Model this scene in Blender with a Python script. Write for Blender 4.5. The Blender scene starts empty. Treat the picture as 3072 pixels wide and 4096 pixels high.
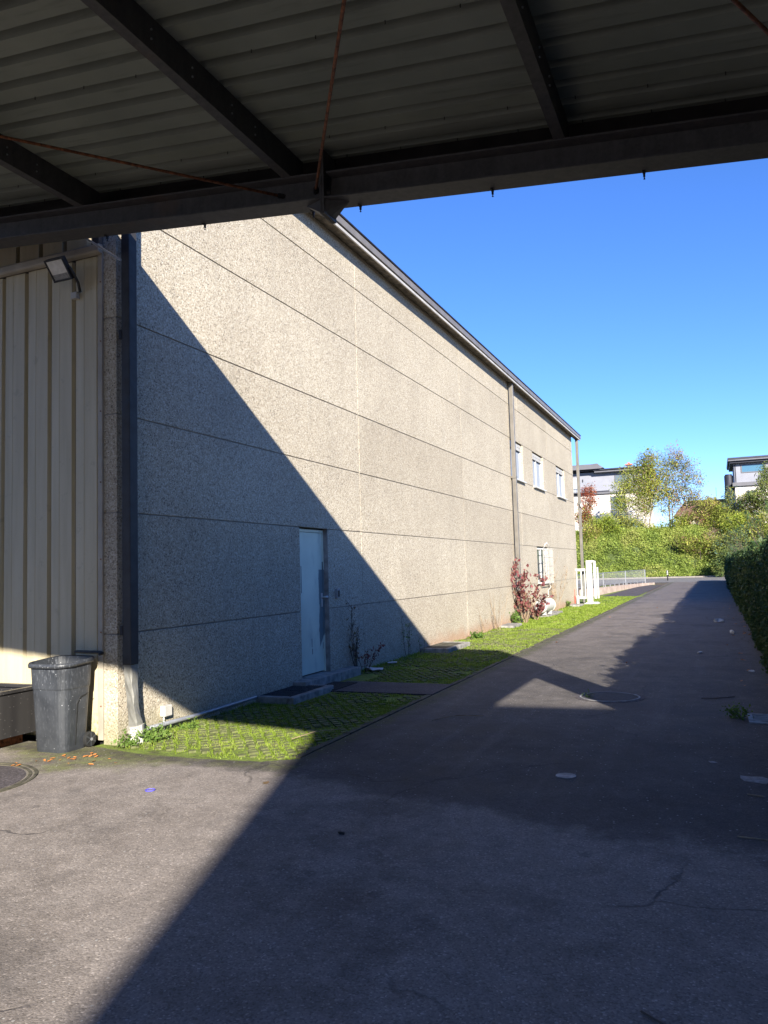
import bpy, math, random
import numpy as np
from mathutils import Vector, Matrix, noise as mnoise
R = math.radians
rnd = random.Random(7)
rng = np.random.default_rng(7)
scene = bpy.context.scene
col = scene.collection

# ------------------------------------------------------------------ camera
cam_d = bpy.data.cameras.new('camera'); cam = bpy.data.objects.new('camera', cam_d); col.objects.link(cam)
TH, PI_, RO = R(22.9), R(4.3), R(1.65)
f = Vector((-math.sin(TH)*math.cos(PI_), math.cos(TH)*math.cos(PI_), math.sin(PI_)))
r0 = Vector((math.cos(TH), math.sin(TH), 0)); u0 = r0.cross(f)
rr = r0*math.cos(RO) - u0*math.sin(RO); uu = u0*math.cos(RO) + r0*math.sin(RO)
m = Matrix.Identity(4)
for i in range(3):
    m[i][0] = rr[i]; m[i][1] = uu[i]; m[i][2] = -f[i]
m[2][3] = 1.56
cam.matrix_world = m
cam_d.sensor_fit = 'VERTICAL'; cam_d.sensor_height = 24; cam_d.lens = 24*782/1024
cam_d.clip_start = 0.05; cam_d.clip_end = 2000
scene.camera = cam

# ------------------------------------------------------------------ light
SUN = Vector((1, -1.65, 0.82)).normalized()          # towards the sun
world = bpy.data.worlds.new('World'); scene.world = world; world.use_nodes = True
wn = world.node_tree.nodes; wn.clear()
sky = wn.new('ShaderNodeTexSky'); sky.sky_type = 'NISHITA'; sky.sun_disc = False
sky.sun_elevation = math.asin(SUN.z); sky.sun_rotation = math.atan2(SUN.x, SUN.y)
sky.altitude = 0; sky.air_density = 0.75; sky.dust_density = 0.0; sky.ozone_density = 6.0
bg = wn.new('ShaderNodeBackground'); bg.inputs[1].default_value = 0.104
wo = wn.new('ShaderNodeOutputWorld')
hs = wn.new('ShaderNodeHueSaturation'); hs.inputs['Saturation'].default_value = 1.10; hs.inputs['Hue'].default_value = 0.502; world.node_tree.links.new(sky.outputs[0], hs.inputs['Color']); 
tint = wn.new('ShaderNodeMix'); tint.data_type = 'RGBA'; tint.blend_type = 'MULTIPLY'; tint.inputs[0].default_value = 1; tint.inputs[7].default_value = (1.03, 0.885, 0.99, 1)
world.node_tree.links.new(hs.outputs[0], tint.inputs[6]); world.node_tree.links.new(tint.outputs[2], bg.inputs[0]); world.node_tree.links.new(bg.outputs[0], wo.inputs[0])
sl = bpy.data.lights.new('sun', 'SUN'); sl.energy = 5.0; sl.angle = R(0.53); sl.color = (1, 0.94, 0.83)
so = bpy.data.objects.new('sun', sl); col.objects.link(so); so.rotation_euler = SUN.to_track_quat('Z', 'Y').to_euler()
scene.view_settings.view_transform = 'Standard'; scene.view_settings.look = 'None'
scene.view_settings.exposure = 1.45; scene.view_settings.gamma = 1
scene.render.engine = 'CYCLES'
scene.cycles.max_bounces = 8; scene.cycles.diffuse_bounces = 5; scene.cycles.use_denoising = True

# ------------------------------------------------------------------ node helper
class NT:
    def __init__(s, name, rough=0.8, metal=0.0, spec=0.3):
        s.m = bpy.data.materials.new(name); s.m.use_nodes = True
        s.t = s.m.node_tree; s.n = s.t.nodes
        s.b = s.n['Principled BSDF']; s.b.inputs['Roughness'].default_value = rough
        s.b.inputs['Metallic'].default_value = metal; s.b.inputs['Specular IOR Level'].default_value = spec
    def L(s, a, b):
        s.t.links.new(a, b)
    def pos(s, obj=False, scale=None):
        if obj:
            o = s.n.new('ShaderNodeTexCoord').outputs['Object']
        else:
            o = s.n.new('ShaderNodeNewGeometry').outputs['Position']
        if scale:
            mp = s.n.new('ShaderNodeMapping'); mp.inputs['Scale'].default_value = scale; s.L(o, mp.inputs[0]); o = mp.outputs[0]
        return o
    def noise(s, vec, scale, detail=4, rough=0.55, out='Fac', dist=0):
        q = s.n.new('ShaderNodeTexNoise'); q.inputs['Scale'].default_value = scale; q.inputs['Detail'].default_value = detail
        q.inputs['Roughness'].default_value = rough; q.inputs['Distortion'].default_value = dist; s.L(vec, q.inputs['Vector']); return q.outputs[out]
    def voro(s, vec, scale, out='Distance', feature='F1', rand=1):
        q = s.n.new('ShaderNodeTexVoronoi'); q.feature = feature; q.inputs['Scale'].default_value = scale
        q.inputs['Randomness'].default_value = rand
        s.L(vec, q.inputs['Vector']); return q.outputs[out]
    def ramp(s, fac, stops, interp='LINEAR'):
        q = s.n.new('ShaderNodeValToRGB'); q.color_ramp.interpolation = interp
        e = q.color_ramp.elements
        while len(e) < len(stops): e.new(0.5)
        for i, (p, c) in enumerate(stops):
            e[i].position = p; c = (c, c, c) if isinstance(c, (int, float)) else c; e[i].color = (*c, 1)
        s.L(fac, q.inputs[0]); return q.outputs[0]
    def mix(s, fac, a, b, mode='MIX'):
        q = s.n.new('ShaderNodeMix'); q.data_type = 'RGBA'; q.blend_type = mode
        for v, i in ((fac, 0), (a, 6), (b, 7)):
            if isinstance(v, (int, float)): q.inputs[i].default_value = v if i == 0 else (v, v, v, 1)
            elif isinstance(v, tuple): q.inputs[i].default_value = (*v, 1)
            else: s.L(v, q.inputs[i])
        return q.outputs[2]
    def math(s, op, a, b=0.0, c=None, clamp=False):
        q = s.n.new('ShaderNodeMath'); q.operation = op; q.use_clamp = clamp
        for i, v in enumerate((a, b) if c is None else (a, b, c)):
            if isinstance(v, (int, float)): q.inputs[i].default_value = v
            else: s.L(v, q.inputs[i])
        return q.outputs[0]
    def sep(s, vec):
        q = s.n.new('ShaderNodeSeparateXYZ'); s.L(vec, q.inputs[0]); return q.outputs
    def smooth(s, v, lo, hi):
        q = s.n.new('ShaderNodeMapRange'); q.interpolation_type = 'SMOOTHSTEP'; s.L(v, q.inputs[0])
        q.inputs[1].default_value = lo; q.inputs[2].default_value = hi; return q.outputs[0]
    def color(s, c):
        if isinstance(c, tuple): s.b.inputs['Base Color'].default_value = (*c, 1)
        else: s.L(c, s.b.inputs['Base Color'])
        return s
    def rough(s, c): s.L(c, s.b.inputs['Roughness']); return s
    def bump(s, h, strength=0.3, dist=0.01):
        q = s.n.new('ShaderNodeBump'); q.inputs['Strength'].default_value = strength; q.inputs['Distance'].default_value = dist
        s.L(h, q.inputs['Height']); s.L(q.outputs[0], s.b.inputs['Normal']); return s
    def island(s): return s.n.new('ShaderNodeNewGeometry').outputs['Random Per Island']
    def orand(s): return s.n.new('ShaderNodeObjectInfo').outputs['Random']

def simple(name, c, rough=0.6, metal=0.0, var=0.15, scale=12, spec=0.3, bump=0.0, obj=False):
    t = NT(name, rough, metal, spec); p = t.pos(obj)
    n = t.noise(p, scale, 6)
    t.color(t.mix(1.0, c, t.ramp(n, [(0.3, 1-var*1.6), (0.7, 1+var)]), 'MULTIPLY'))
    t.rough(t.ramp(t.noise(p, scale*2.3, 3), [(0.3, max(0.05, rough-0.1)), (0.7, min(1, rough+0.12))]))
    if bump: t.bump(t.noise(p, scale*4, 4), bump, 0.004)
    return t.m

M = {}
# exposed aggregate concrete
def concrete_aggregate():
    t = NT('exposed_aggregate', 0.85, 0, 0.25); p = t.pos()
    c1 = t.sep(t.voro(p, 80, 'Color'))[0]
    peb = t.ramp(c1, [(0.0, (0.15, 0.13, 0.105)), (0.07, (0.24, 0.207, 0.16)), (0.18, (0.335, 0.29, 0.222)), (0.45, (0.395, 0.348, 0.27)), (0.80, (0.465, 0.418, 0.335)), (1.0, (0.56, 0.52, 0.44))])
    c2 = t.sep(t.voro(p, 31, 'Color'))[1]
    dark = t.ramp(t.voro(p, 31), [(0.18, 1), (0.26, 0)])
    dm = t.math('MULTIPLY', t.math('MULTIPLY', dark, t.math('GREATER_THAN', c2, 0.86)), 0.75)
    peb = t.mix(dm, peb, (0.07, 0.065, 0.065))
    big = t.noise(p, 0.9, 5)
    peb = t.mix(1.0, peb, t.ramp(big, [(0.25, (0.90, 0.88, 0.86)), (0.75, (1.08, 1.07, 1.05))]), 'MULTIPLY')
    st = t.noise(t.pos(scale=(3, 3, 0.28)), 2.0, 4)
    peb = t.mix(t.math('MULTIPLY', t.smooth(st, 0.52, 0.75), 0.28), peb, (0.30, 0.27, 0.22))
    z = t.sep(p)
    lowz = t.math('SUBTRACT', t.math('ADD', z[2], t.math('MULTIPLY', t.noise(p, 3.5, 4), 0.35)), 0.17)
    low = t.math('SUBTRACT', 1.0, t.smooth(lowz, 0.0, 0.35))
    far = t.smooth(z[1], 13, 16)
    peb = t.mix(t.math('MULTIPLY', low, 0.22), peb, (0.20, 0.17, 0.13))
    # rain streaks hanging below each course joint
    for zj in (1.03, 2.2, 3.165, 4.13, 5.28, 6.26):
        dz_ = t.math('SUBTRACT', zj, z[2]); band = t.math('MULTIPLY', t.smooth(dz_, 0.0, 0.01), t.math('SUBTRACT', 1.0, t.smooth(dz_, 0.05, 0.55)))
        peb = t.mix(t.math('MULTIPLY', t.math('MULTIPLY', band, t.smooth(t.noise(t.pos(scale=(6, 6, 0.05)), 1.5, 4), 0.50, 0.68)), 0.22), peb, (0.24, 0.21, 0.17))
    peb = t.mix(t.math('MULTIPLY', t.math('MULTIPLY', low, far), 0.55), peb, (0.40, 0.21, 0.12))
    near = t.math('SUBTRACT', 1.0, t.smooth(z[1], 5.95, 8.0))
    peb = t.mix(t.math('MULTIPLY', t.math('MULTIPLY', low, near), 0.5), peb, (0.20, 0.19, 0.09))
    w = t.math('MULTIPLY', t.orand(), 1.0)
    peb = t.mix(1.0, peb, t.ramp(w, [(0, (0.94, 0.93, 0.92)), (1, (1.05, 1.05, 1.05))]), 'MULTIPLY')
    t.color(peb)
    h = t.math('SUBTRACT', 1.0, t.voro(p, 80)); t.bump(h, 0.55, 0.007)
    return t.m
M['aggr'] = concrete_aggregate()

def asphalt():
    t = NT('old_asphalt', 0.88, 0, 0.25); p = t.pos(); s = t.sep(p)
    wob = t.math('MULTIPLY', t.math('SUBTRACT', t.noise(p, 1.1, 5), 0.5), 1.5)
    yb = t.math('ADD', s[1], t.math('ADD', wob, t.math('MULTIPLY', s[0], 0.22)))
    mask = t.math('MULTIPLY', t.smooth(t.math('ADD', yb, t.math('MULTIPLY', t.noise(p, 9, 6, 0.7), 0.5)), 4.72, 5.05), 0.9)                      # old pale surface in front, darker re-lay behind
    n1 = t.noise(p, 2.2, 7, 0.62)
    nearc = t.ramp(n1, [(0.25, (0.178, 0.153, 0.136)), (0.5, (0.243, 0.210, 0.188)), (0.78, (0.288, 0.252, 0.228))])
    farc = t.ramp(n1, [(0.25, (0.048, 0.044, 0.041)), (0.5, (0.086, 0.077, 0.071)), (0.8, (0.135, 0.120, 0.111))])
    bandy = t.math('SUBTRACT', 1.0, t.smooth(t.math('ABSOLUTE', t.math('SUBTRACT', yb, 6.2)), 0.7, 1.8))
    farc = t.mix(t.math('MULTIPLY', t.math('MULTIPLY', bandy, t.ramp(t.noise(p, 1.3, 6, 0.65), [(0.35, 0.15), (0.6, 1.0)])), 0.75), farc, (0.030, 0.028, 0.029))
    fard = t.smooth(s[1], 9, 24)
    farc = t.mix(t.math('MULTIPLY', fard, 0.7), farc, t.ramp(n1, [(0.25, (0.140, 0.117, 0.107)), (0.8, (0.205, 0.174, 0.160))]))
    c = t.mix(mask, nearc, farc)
    # moss and dirt by the bin and wall foot
    dx = t.math('ABSOLUTE', t.math('ADD', s[0], 5.2)); dy = t.math('ABSOLUTE', t.math('SUBTRACT', s[1], 5.5))
    dd = t.math('ADD', t.math('MULTIPLY', dx, 0.55), dy)
    moss = t.math('SUBTRACT', 1.0, t.smooth(t.math('ADD', dd, t.math('MULTIPLY', t.noise(p, 3, 5), 0.9)), 0.75, 1.25))
    c = t.mix(t.math('MULTIPLY', moss, 0.75), c, t.ramp(t.noise(p, 9, 5), [(0.35, (0.095, 0.080, 0.050)), (0.6, (0.135, 0.155, 0.035))]))
    dirt = t.math('MULTIPLY', t.smooth(t.noise(p, 0.75, 7, 0.68), 0.50, 0.64), 0.50)
    fine = t.noise(p, 7, 6, 0.7); c = t.mix(1.0, c, t.ramp(fine, [(0.3, 0.80), (0.7, 1.16)]), 'MULTIPLY')
    c = t.mix(dirt, c, (0.060, 0.054, 0.052))
    # damp mossy dirt along the verge edge
    ed = t.math('ADD', t.math('ABSOLUTE', t.math('ADD', s[0], 3.30)), t.math('MULTIPLY', t.noise(p, 4, 5), 0.45))
    edm = t.math('MULTIPLY', t.math('SUBTRACT', 1.0, t.smooth(ed, 0.22, 0.42)), t.smooth(s[1], 5.4, 6.2))
    c = t.mix(t.math('MULTIPLY', edm, 0.8), c, t.ramp(t.noise(p, 11, 5), [(0.4, (0.05, 0.043, 0.035)), (0.6, (0.075, 0.085, 0.03))]))
    gx = t.math('ADD', t.math('ABSOLUTE', t.math('SUBTRACT', s[1], 5.62)), t.math('MULTIPLY', t.noise(p, 3.3, 5), 0.6))
    gm = t.math('MULTIPLY', t.math('SUBTRACT', 1.0, t.smooth(gx, 0.35, 0.55)), t.math('LESS_THAN', s[0], -3.2))
    c = t.mix(t.math('MULTIPLY', gm, 0.7), c, t.ramp(t.noise(p, 6, 5), [(0.42, (0.05, 0.044, 0.04)), (0.62, (0.10, 0.105, 0.04))]))
    # wheel tracks / smears along the lane
    tr = t.noise(t.pos(scale=(2.2, 0.12, 1)), 1.6, 4)
    c = t.mix(t.math('MULTIPLY', t.smooth(tr, 0.5, 0.72), 0.25), c, (0.19, 0.17, 0.16))
    # small oil spots
    v = t.voro(p, 2.1); sp = t.math('SUBTRACT', 1.0, t.smooth(t.math('ADD', v, t.math('MULTIPLY', t.noise(p, 14, 3), 0.10)), 0.10, 0.15))
    c = t.mix(t.math('MULTIPLY', sp, 0.4), c, (0.065, 0.058, 0.055))
    # stone speckle
    vc = t.sep(t.voro(p, 115, 'Color'))
    c = t.mix(1.0, c, t.ramp(vc[0], [(0.0, 0.66), (0.25, 0.90), (0.75, 1.06), (0.93, 1.18), (1.0, 1.7)]), 'MULTIPLY')
    v2 = t.sep(t.voro(p, 34, 'Color'))[1]; d2 = t.math('LESS_THAN', t.voro(p, 34), 0.22)
    c = t.mix(t.math('MULTIPLY', d2, t.math('GREATER_THAN', v2, 0.93)), c, (0.34, 0.32, 0.30))
    # cracks
    warp = t.n.new('ShaderNodeVectorMath'); warp.operation = 'ADD'
    nz = t.n.new('ShaderNodeTexNoise'); nz.inputs['Scale'].default_value = 1.7; nz.inputs['Detail'].default_value = 6; t.L(p, nz.inputs['Vector'])
    sc = t.n.new('ShaderNodeVectorMath'); sc.operation = 'SCALE'; sc.inputs[3].default_value = 0.55; t.L(nz.outputs['Color'], sc.inputs[0])
    t.L(p, warp.inputs[0]); t.L(sc.outputs[0], warp.inputs[1])
    cr = t.voro(warp.outputs[0], 0.42, 'Distance', 'DISTANCE_TO_EDGE')
    crm = t.math('MULTIPLY', t.math('SUBTRACT', 1.0, t.smooth(cr, 0.001, 0.006)), t.smooth(t.noise(p, 0.45, 3), 0.46, 0.56))
    c = t.mix(t.math('MULTIPLY', crm, 0.5), c, (0.035, 0.031, 0.03))
    t.color(c)
    t.rough(t.ramp(n1, [(0.2, 0.72), (0.8, 0.95)]))
    h = t.math('SUBTRACT', t.math('MULTIPLY', t.voro(p, 115), -1.0), t.math('MULTIPLY', crm, 3.0)); t.bump(h, 0.30, 0.005)
    return t.m
M['asphalt'] = asphalt()

def plain_asphalt(name, a, b):
    t = NT(name, 0.9); p = t.pos(); n = t.noise(p, 2.5, 6)
    c = t.ramp(n, [(0.3, a), (0.7, b)])
    c = t.mix(1.0, c, t.ramp(t.sep(t.voro(p, 90, 'Color'))[0], [(0, 0.6), (0.9, 1.2), (1, 1.8)]), 'MULTIPLY')
    t.color(c); t.bump(t.voro(p, 90), 0.5, 0.006); return t.m
M['asphalt_patch'] = plain_asphalt('patch_asphalt', (0.06, 0.052, 0.055), (0.10, 0.085, 0.088))
M['street'] = plain_asphalt('street_asphalt', (0.15, 0.14, 0.135), (0.20, 0.19, 0.18))
M['pavement'] = plain_asphalt('pavement_surface', (0.20, 0.18, 0.16), (0.27, 0.24, 0.21))

def soil():
    t = NT('mossy_soil', 0.95); p = t.pos()
    n = t.noise(p, 6, 6)
    c = t.ramp(n, [(0.3, (0.08, 0.085, 0.03)), (0.5, (0.14, 0.19, 0.03)), (0.75, (0.19, 0.24, 0.05))])
    n2 = t.noise(p, 26, 4); c = t.mix(t.math('MULTIPLY', t.smooth(n2, 0.55, 0.68), 0.5), c, (0.12, 0.10, 0.06))
    t.color(c); t.bump(n2, 0.8, 0.03); return t.m
M['soil'] = soil()
M['earth'] = simple('bare_earth', (0.11, 0.085, 0.06), 0.95, var=0.3, scale=5, bump=0.6)

def leafmat(name, stops, transl=0.35, rough=0.55, clump=0.6, cs=1.3):
    t = NT(name, rough, 0, 0.25); p = t.pos()
    i = t.island(); n = t.noise(p, cs, 3)
    fac = t.math('ADD', t.math('MULTIPLY', i, 1-clump), t.math('MULTIPLY', t.smooth(n, 0.3, 0.7), clump))
    c = t.ramp(fac, stops); t.color(c)
    tr = t.n.new('ShaderNodeBsdfTranslucent'); t.L(c, tr.inputs[0])
    mx = t.n.new('ShaderNodeMixShader'); mx.inputs[0].default_value = transl
    t.L(t.b.outputs[0], mx.inputs[1]); t.L(tr.outputs[0], mx.inputs[2]); t.L(mx.outputs[0], t.n['Material Output'].inputs[0])
    return t.m
M['grass'] = leafmat('grass_blades', [(0.0, (0.10, 0.15, 0.020)), (0.35, (0.18, 0.25, 0.030)), (0.75, (0.26, 0.34, 0.05)), (0.90, (0.28, 0.29, 0.09)), (1.0, (0.40, 0.31, 0.19))], 0.4, cs=2.5, clump=0.5)
M['hedge'] = leafmat('hedge_leaves', [(0.0, (0.018, 0.040, 0.018)), (0.5, (0.045, 0.085, 0.028)), (0.85, (0.085, 0.12, 0.03)), (1.0, (0.15, 0.13, 0.05))], 0.25)
M['ivy'] = leafmat('ivy_leaves', [(0.0, (0.11, 0.15, 0.03)), (0.4, (0.20, 0.27, 0.05)), (0.75, (0.31, 0.36, 0.075)), (1.0, (0.37, 0.34, 0.13))], 0.3, cs=0.35)
M['olive'] = leafmat('olive_yellow_leaves', [(0.0, (0.12, 0.14, 0.03)), (0.5, (0.25, 0.27, 0.05)), (0.85, (0.38, 0.37, 0.08)), (1.0, (0.38, 0.26, 0.09))], 0.35, cs=0.6)
M['yellowgreen'] = leafmat('yellow_green_leaves', [(0.0, (0.12, 0.17, 0.025)), (0.5, (0.25, 0.32, 0.04)), (1.0, (0.44, 0.45, 0.09))], 0.4, cs=0.6)
M['pinkish'] = leafmat('reddish_sparse_leaves', [(0.0, (0.16, 0.13, 0.06)), (0.6, (0.28, 0.18, 0.11)), (1.0, (0.40, 0.14, 0.13))], 0.35, cs=0.5)
M['redleaf'] = leafmat('red_autumn_leaves', [(0.0, (0.14, 0.035, 0.02)), (0.6, (0.33, 0.08, 0.04)), (1.0, (0.36, 0.20, 0.06))], 0.35, cs=0.7)
M['bluish'] = leafmat('blue_green_needles', [(0.0, (0.04, 0.075, 0.06)), (0.6, (0.09, 0.15, 0.11)), (1.0, (0.14, 0.20, 0.12))], 0.2)
M['conifer'] = leafmat('conifer_needles', [(0.0, (0.05, 0.08, 0.03)), (0.6, (0.15, 0.19, 0.045)), (1.0, (0.27, 0.27, 0.07))], 0.2, cs=1.0)
M['burgundy'] = leafmat('burgundy_leaves', [(0.0, (0.09, 0.025, 0.03)), (0.5, (0.19, 0.055, 0.06)), (0.85, (0.28, 0.11, 0.10)), (1.0, (0.22, 0.17, 0.08))], 0.3, clump=0.3)
M['weed'] = leafmat('weed_leaves', [(0.0, (0.05, 0.10, 0.02)), (0.6, (0.13, 0.22, 0.04)), (1.0, (0.20, 0.28, 0.08))], 0.35)
M['dryleaf'] = leafmat('dry_brown_leaves', [(0.0, (0.10, 0.06, 0.035)), (0.6, (0.20, 0.12, 0.07)), (1.0, (0.20, 0.18, 0.06))], 0.2)
M['orangeleaf'] = leafmat('orange_leaf', [(0.0, (0.42, 0.13, 0.03)), (0.6, (0.60, 0.24, 0.07)), (1.0, (0.55, 0.38, 0.22))], 0.2, clump=0.0)
M['bark'] = simple('grey_bark', (0.26, 0.21, 0.17), 0.9, var=0.35, scale=8, bump=0.5)
M['darkbark'] = simple('dark_bark', (0.075, 0.06, 0.05), 0.9, var=0.3, scale=8)
M['dryst'] = simple('dry_stems', (0.30, 0.22, 0.14), 0.85, var=0.25, scale=9)
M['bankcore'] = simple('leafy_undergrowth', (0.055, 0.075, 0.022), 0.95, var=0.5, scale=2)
M['core'] = simple('shade_dark_core', (0.025, 0.030, 0.015), 0.95, var=0.4, scale=6)  # dark tone stands in for shade deep inside the hedge

M['sheet'] = None
def sheetmat():
    t = NT('coated_roof_sheet', 0.62, 0.0, 0.3); p = t.pos()
    n = t.noise(p, 1.4, 6); n2 = t.noise(t.pos(scale=(0.4, 6, 6)), 3, 5)
    c = t.ramp(n, [(0.3, (0.195, 0.210, 0.178)), (0.7, (0.255, 0.270, 0.228))])
    c = t.mix(t.math('MULTIPLY', t.smooth(n2, 0.55, 0.75), 0.35), c, (0.10, 0.10, 0.085))
    t.color(c); return t.m
M['sheet'] = sheetmat()
def galv(name, a, b, rough=0.55, metal=0.6):
    t = NT(name, rough, metal, 0.4); p = t.pos()
    n = t.noise(t.pos(scale=(5, 5, 1.2)), 3, 5); v = t.sep(t.voro(p, 45, 'Color'))[0]
    c = t.mix(0.35, t.ramp(n, [(0.3, a), (0.7, b)]), t.ramp(v, [(0, a), (1, b)]))
    w = t.smooth(t.noise(p, 2.0, 6), 0.60, 0.72); c = t.mix(t.math('MULTIPLY', w, 0.4), c, (0.13, 0.085, 0.06))
    t.color(c); return t.m
M['galv_dark'] = galv('weathered_galvanised_steel', (0.055, 0.052, 0.055), (0.10, 0.094, 0.094), 0.6, 0.2)
M['galv'] = galv('galvanised_steel', (0.24, 0.25, 0.27), (0.36, 0.37, 0.39), 0.45, 0.5)
M['rust'] = simple('rusty_steel', (0.20, 0.075, 0.035), 0.85, 0.1, 0.45, 30, bump=0.4)
M['black_steel'] = simple('dark_brown_steel', (0.028, 0.025, 0.026), 0.5, 0.3, 0.3, 4)

def cladmat():
    t = NT('cream_cladding', 0.48, 0, 0.4); p = t.pos(); s = t.sep(p)
    n = t.noise(t.pos(scale=(4, 4, 0.35)), 2.5, 5)
    c = t.ramp(n, [(0.3, (0.46, 0.39, 0.25)), (0.7, (0.56, 0.485, 0.33))])
    sp = t.math('MULTIPLY', t.smooth(t.noise(p, 7, 6, 0.7), 0.60, 0.70), 0.25); c = t.mix(sp, c, (0.20, 0.17, 0.12))
    lowz = t.math('SUBTRACT', 1.0, t.smooth(t.math('ADD', s[2], t.math('MULTIPLY', t.noise(p, 8, 5), 0.5)), 0.3, 0.62))
    c = t.mix(t.math('MULTIPLY', lowz, t.smooth(t.noise(p, 30, 5), 0.40, 0.62)), c, (0.20, 0.20, 0.08))
    t.color(c); return t.m
M['clad'] = cladmat()
M['cladgroove'] = simple('dark_cladding_groove', (0.14, 0.11, 0.07), 0.7, var=0.25, scale=5)  # groove sheet browner and darker than the raised panels
M['clad_trim'] = simple('greyish_metal_trim', (0.35, 0.31, 0.25), 0.5, var=0.12, scale=5)
M['pipe_dark'] = simple('dark_grey_painted_downpipe', (0.040, 0.038, 0.038), 0.55, 0.0, 0.15, 6)
M['pipe'] = simple('taupe_painted_metal', (0.175, 0.158, 0.135), 0.45, 0.2, 0.12, 4)
M['gutter'] = simple('taupe_gutter_metal', (0.21, 0.19, 0.17), 0.42, 0.2, 0.12, 3)
M['gutter_dirty'] = simple('dirty_gutter_underside', (0.16, 0.135, 0.11), 0.8, 0, 0.5, 9)
M['gutter_light'] = simple('pale_gutter_lip', (0.50, 0.47, 0.43), 0.45, 0.1, 0.12, 3)
M['zinc'] = simple('crumpled_zinc_pipe', (0.25, 0.245, 0.225), 0.4, 0.4, 0.15, 7)
M['pvc'] = simple('white_pvc_collar', (0.46, 0.44, 0.40), 0.5, 0, 0.12, 14, obj=False)
M['white'] = simple('white_painted_metal', (0.50, 0.485, 0.46), 0.4, 0, 0.05, 4)
M['whiteframe'] = simple('white_window_frame', (0.52, 0.51, 0.485), 0.4, 0, 0.05, 4)
M['dull_white'] = simple('dull_white_plastic', (0.46, 0.44, 0.40), 0.5, 0, 0.12, 6)
M['render_white'] = simple('white_house_render', (0.60, 0.55, 0.50), 0.85, 0, 0.08, 1)
M['render_grey'] = simple('pale_grey_house_render', (0.235, 0.24, 0.275), 0.85, 0, 0.06, 1)
M['roofdark'] = simple('dark_metal_roof_edge', (0.035, 0.036, 0.048), 0.5, 0.2, 0.15, 1)
M['roofgrey'] = simple('grey_roof_fascia', (0.12, 0.118, 0.13), 0.5, 0.1, 0.1, 1)
M['tile'] = simple('brown_roof_tiles', (0.14, 0.075, 0.060), 0.8, 0, 0.3, 3)
M['terracotta'] = simple('terracotta', (0.50, 0.16, 0.09), 0.8, 0, 0.15, 3)
M['joint'] = simple('joint_sealant', (0.27, 0.24, 0.20), 0.9, var=0.2)
M['vjoint'] = simple('pale_joint_sealant', (0.42, 0.38, 0.31), 0.9, var=0.2)
M['plinth'] = simple('cast_concrete', (0.26, 0.245, 0.225), 0.9, 0, 0.3, 9, bump=0.5)
M['kerbc'] = simple('weathered_kerb_concrete', (0.085, 0.078, 0.055), 0.9, 0, 0.35, 9, bump=0.5)
M['paver'] = simple('mossy_grass_paver', (0.125, 0.135, 0.055), 0.92, 0, 0.35, 14, bump=0.5)
M['pinkconc'] = simple('pinkish_low_wall_concrete', (0.42, 0.33, 0.28), 0.9, 0, 0.2, 3)
M['iron'] = simple('cast_iron', (0.055, 0.052, 0.054), 0.8, 0.0, 0.3, 20, bump=0.3)
M['ironrim'] = simple('worn_iron_rim', (0.27, 0.265, 0.26), 0.6, 0.1, 0.3, 12)
M['rubber'] = simple('black_rubber', (0.02, 0.02, 0.02), 0.8, 0, 0.2, 20)
M['matblack'] = simple('black_door_mat', (0.018, 0.017, 0.018), 0.98, 0, 0.3, 60, bump=0.8)
M['asbestos'] = simple('matt_black_plastic', (0.03, 0.03, 0.032), 0.5, 0, 0.2, 10)
M['orange'] = M['orangeleaf']
M['litter'] = simple('white_crumpled_paper', (0.52, 0.52, 0.52), 0.7, 0, 0.1, 20)
M['bluep'] = simple('blue_plastic', (0.10, 0.09, 0.55), 0.4, 0, 0.1, 20)
M['redp'] = simple('dull_red_plastic', (0.42, 0.10, 0.07), 0.5, 0, 0.15, 20)
M['neigh'] = simple('beige_neighbour_wall', (0.42, 0.36, 0.29), 0.9, 0, 0.12, 2)
M['drydebris'] = simple('grey_debris', (0.28, 0.27, 0.26), 0.9, 0, 0.25, 30)

def glass(name, c, rough=0.06):
    t = NT(name, rough, 0.0, 0.9); t.color(c); return t.m
M['glass'] = glass('dark_window_glass', (0.10, 0.12, 0.13))
M['glassblue'] = glass('blue_window_glass', (0.06, 0.14, 0.20))
M['curtain'] = simple('pale_net_curtain', (0.30, 0.33, 0.37), 0.6, 0, 0.06, 9)
M['lampglass'] = simple('painted_sky_lamp_glass', (0.62, 0.60, 0.55), 0.25, 0, 0.06, 9, spec=0.6)

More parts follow.
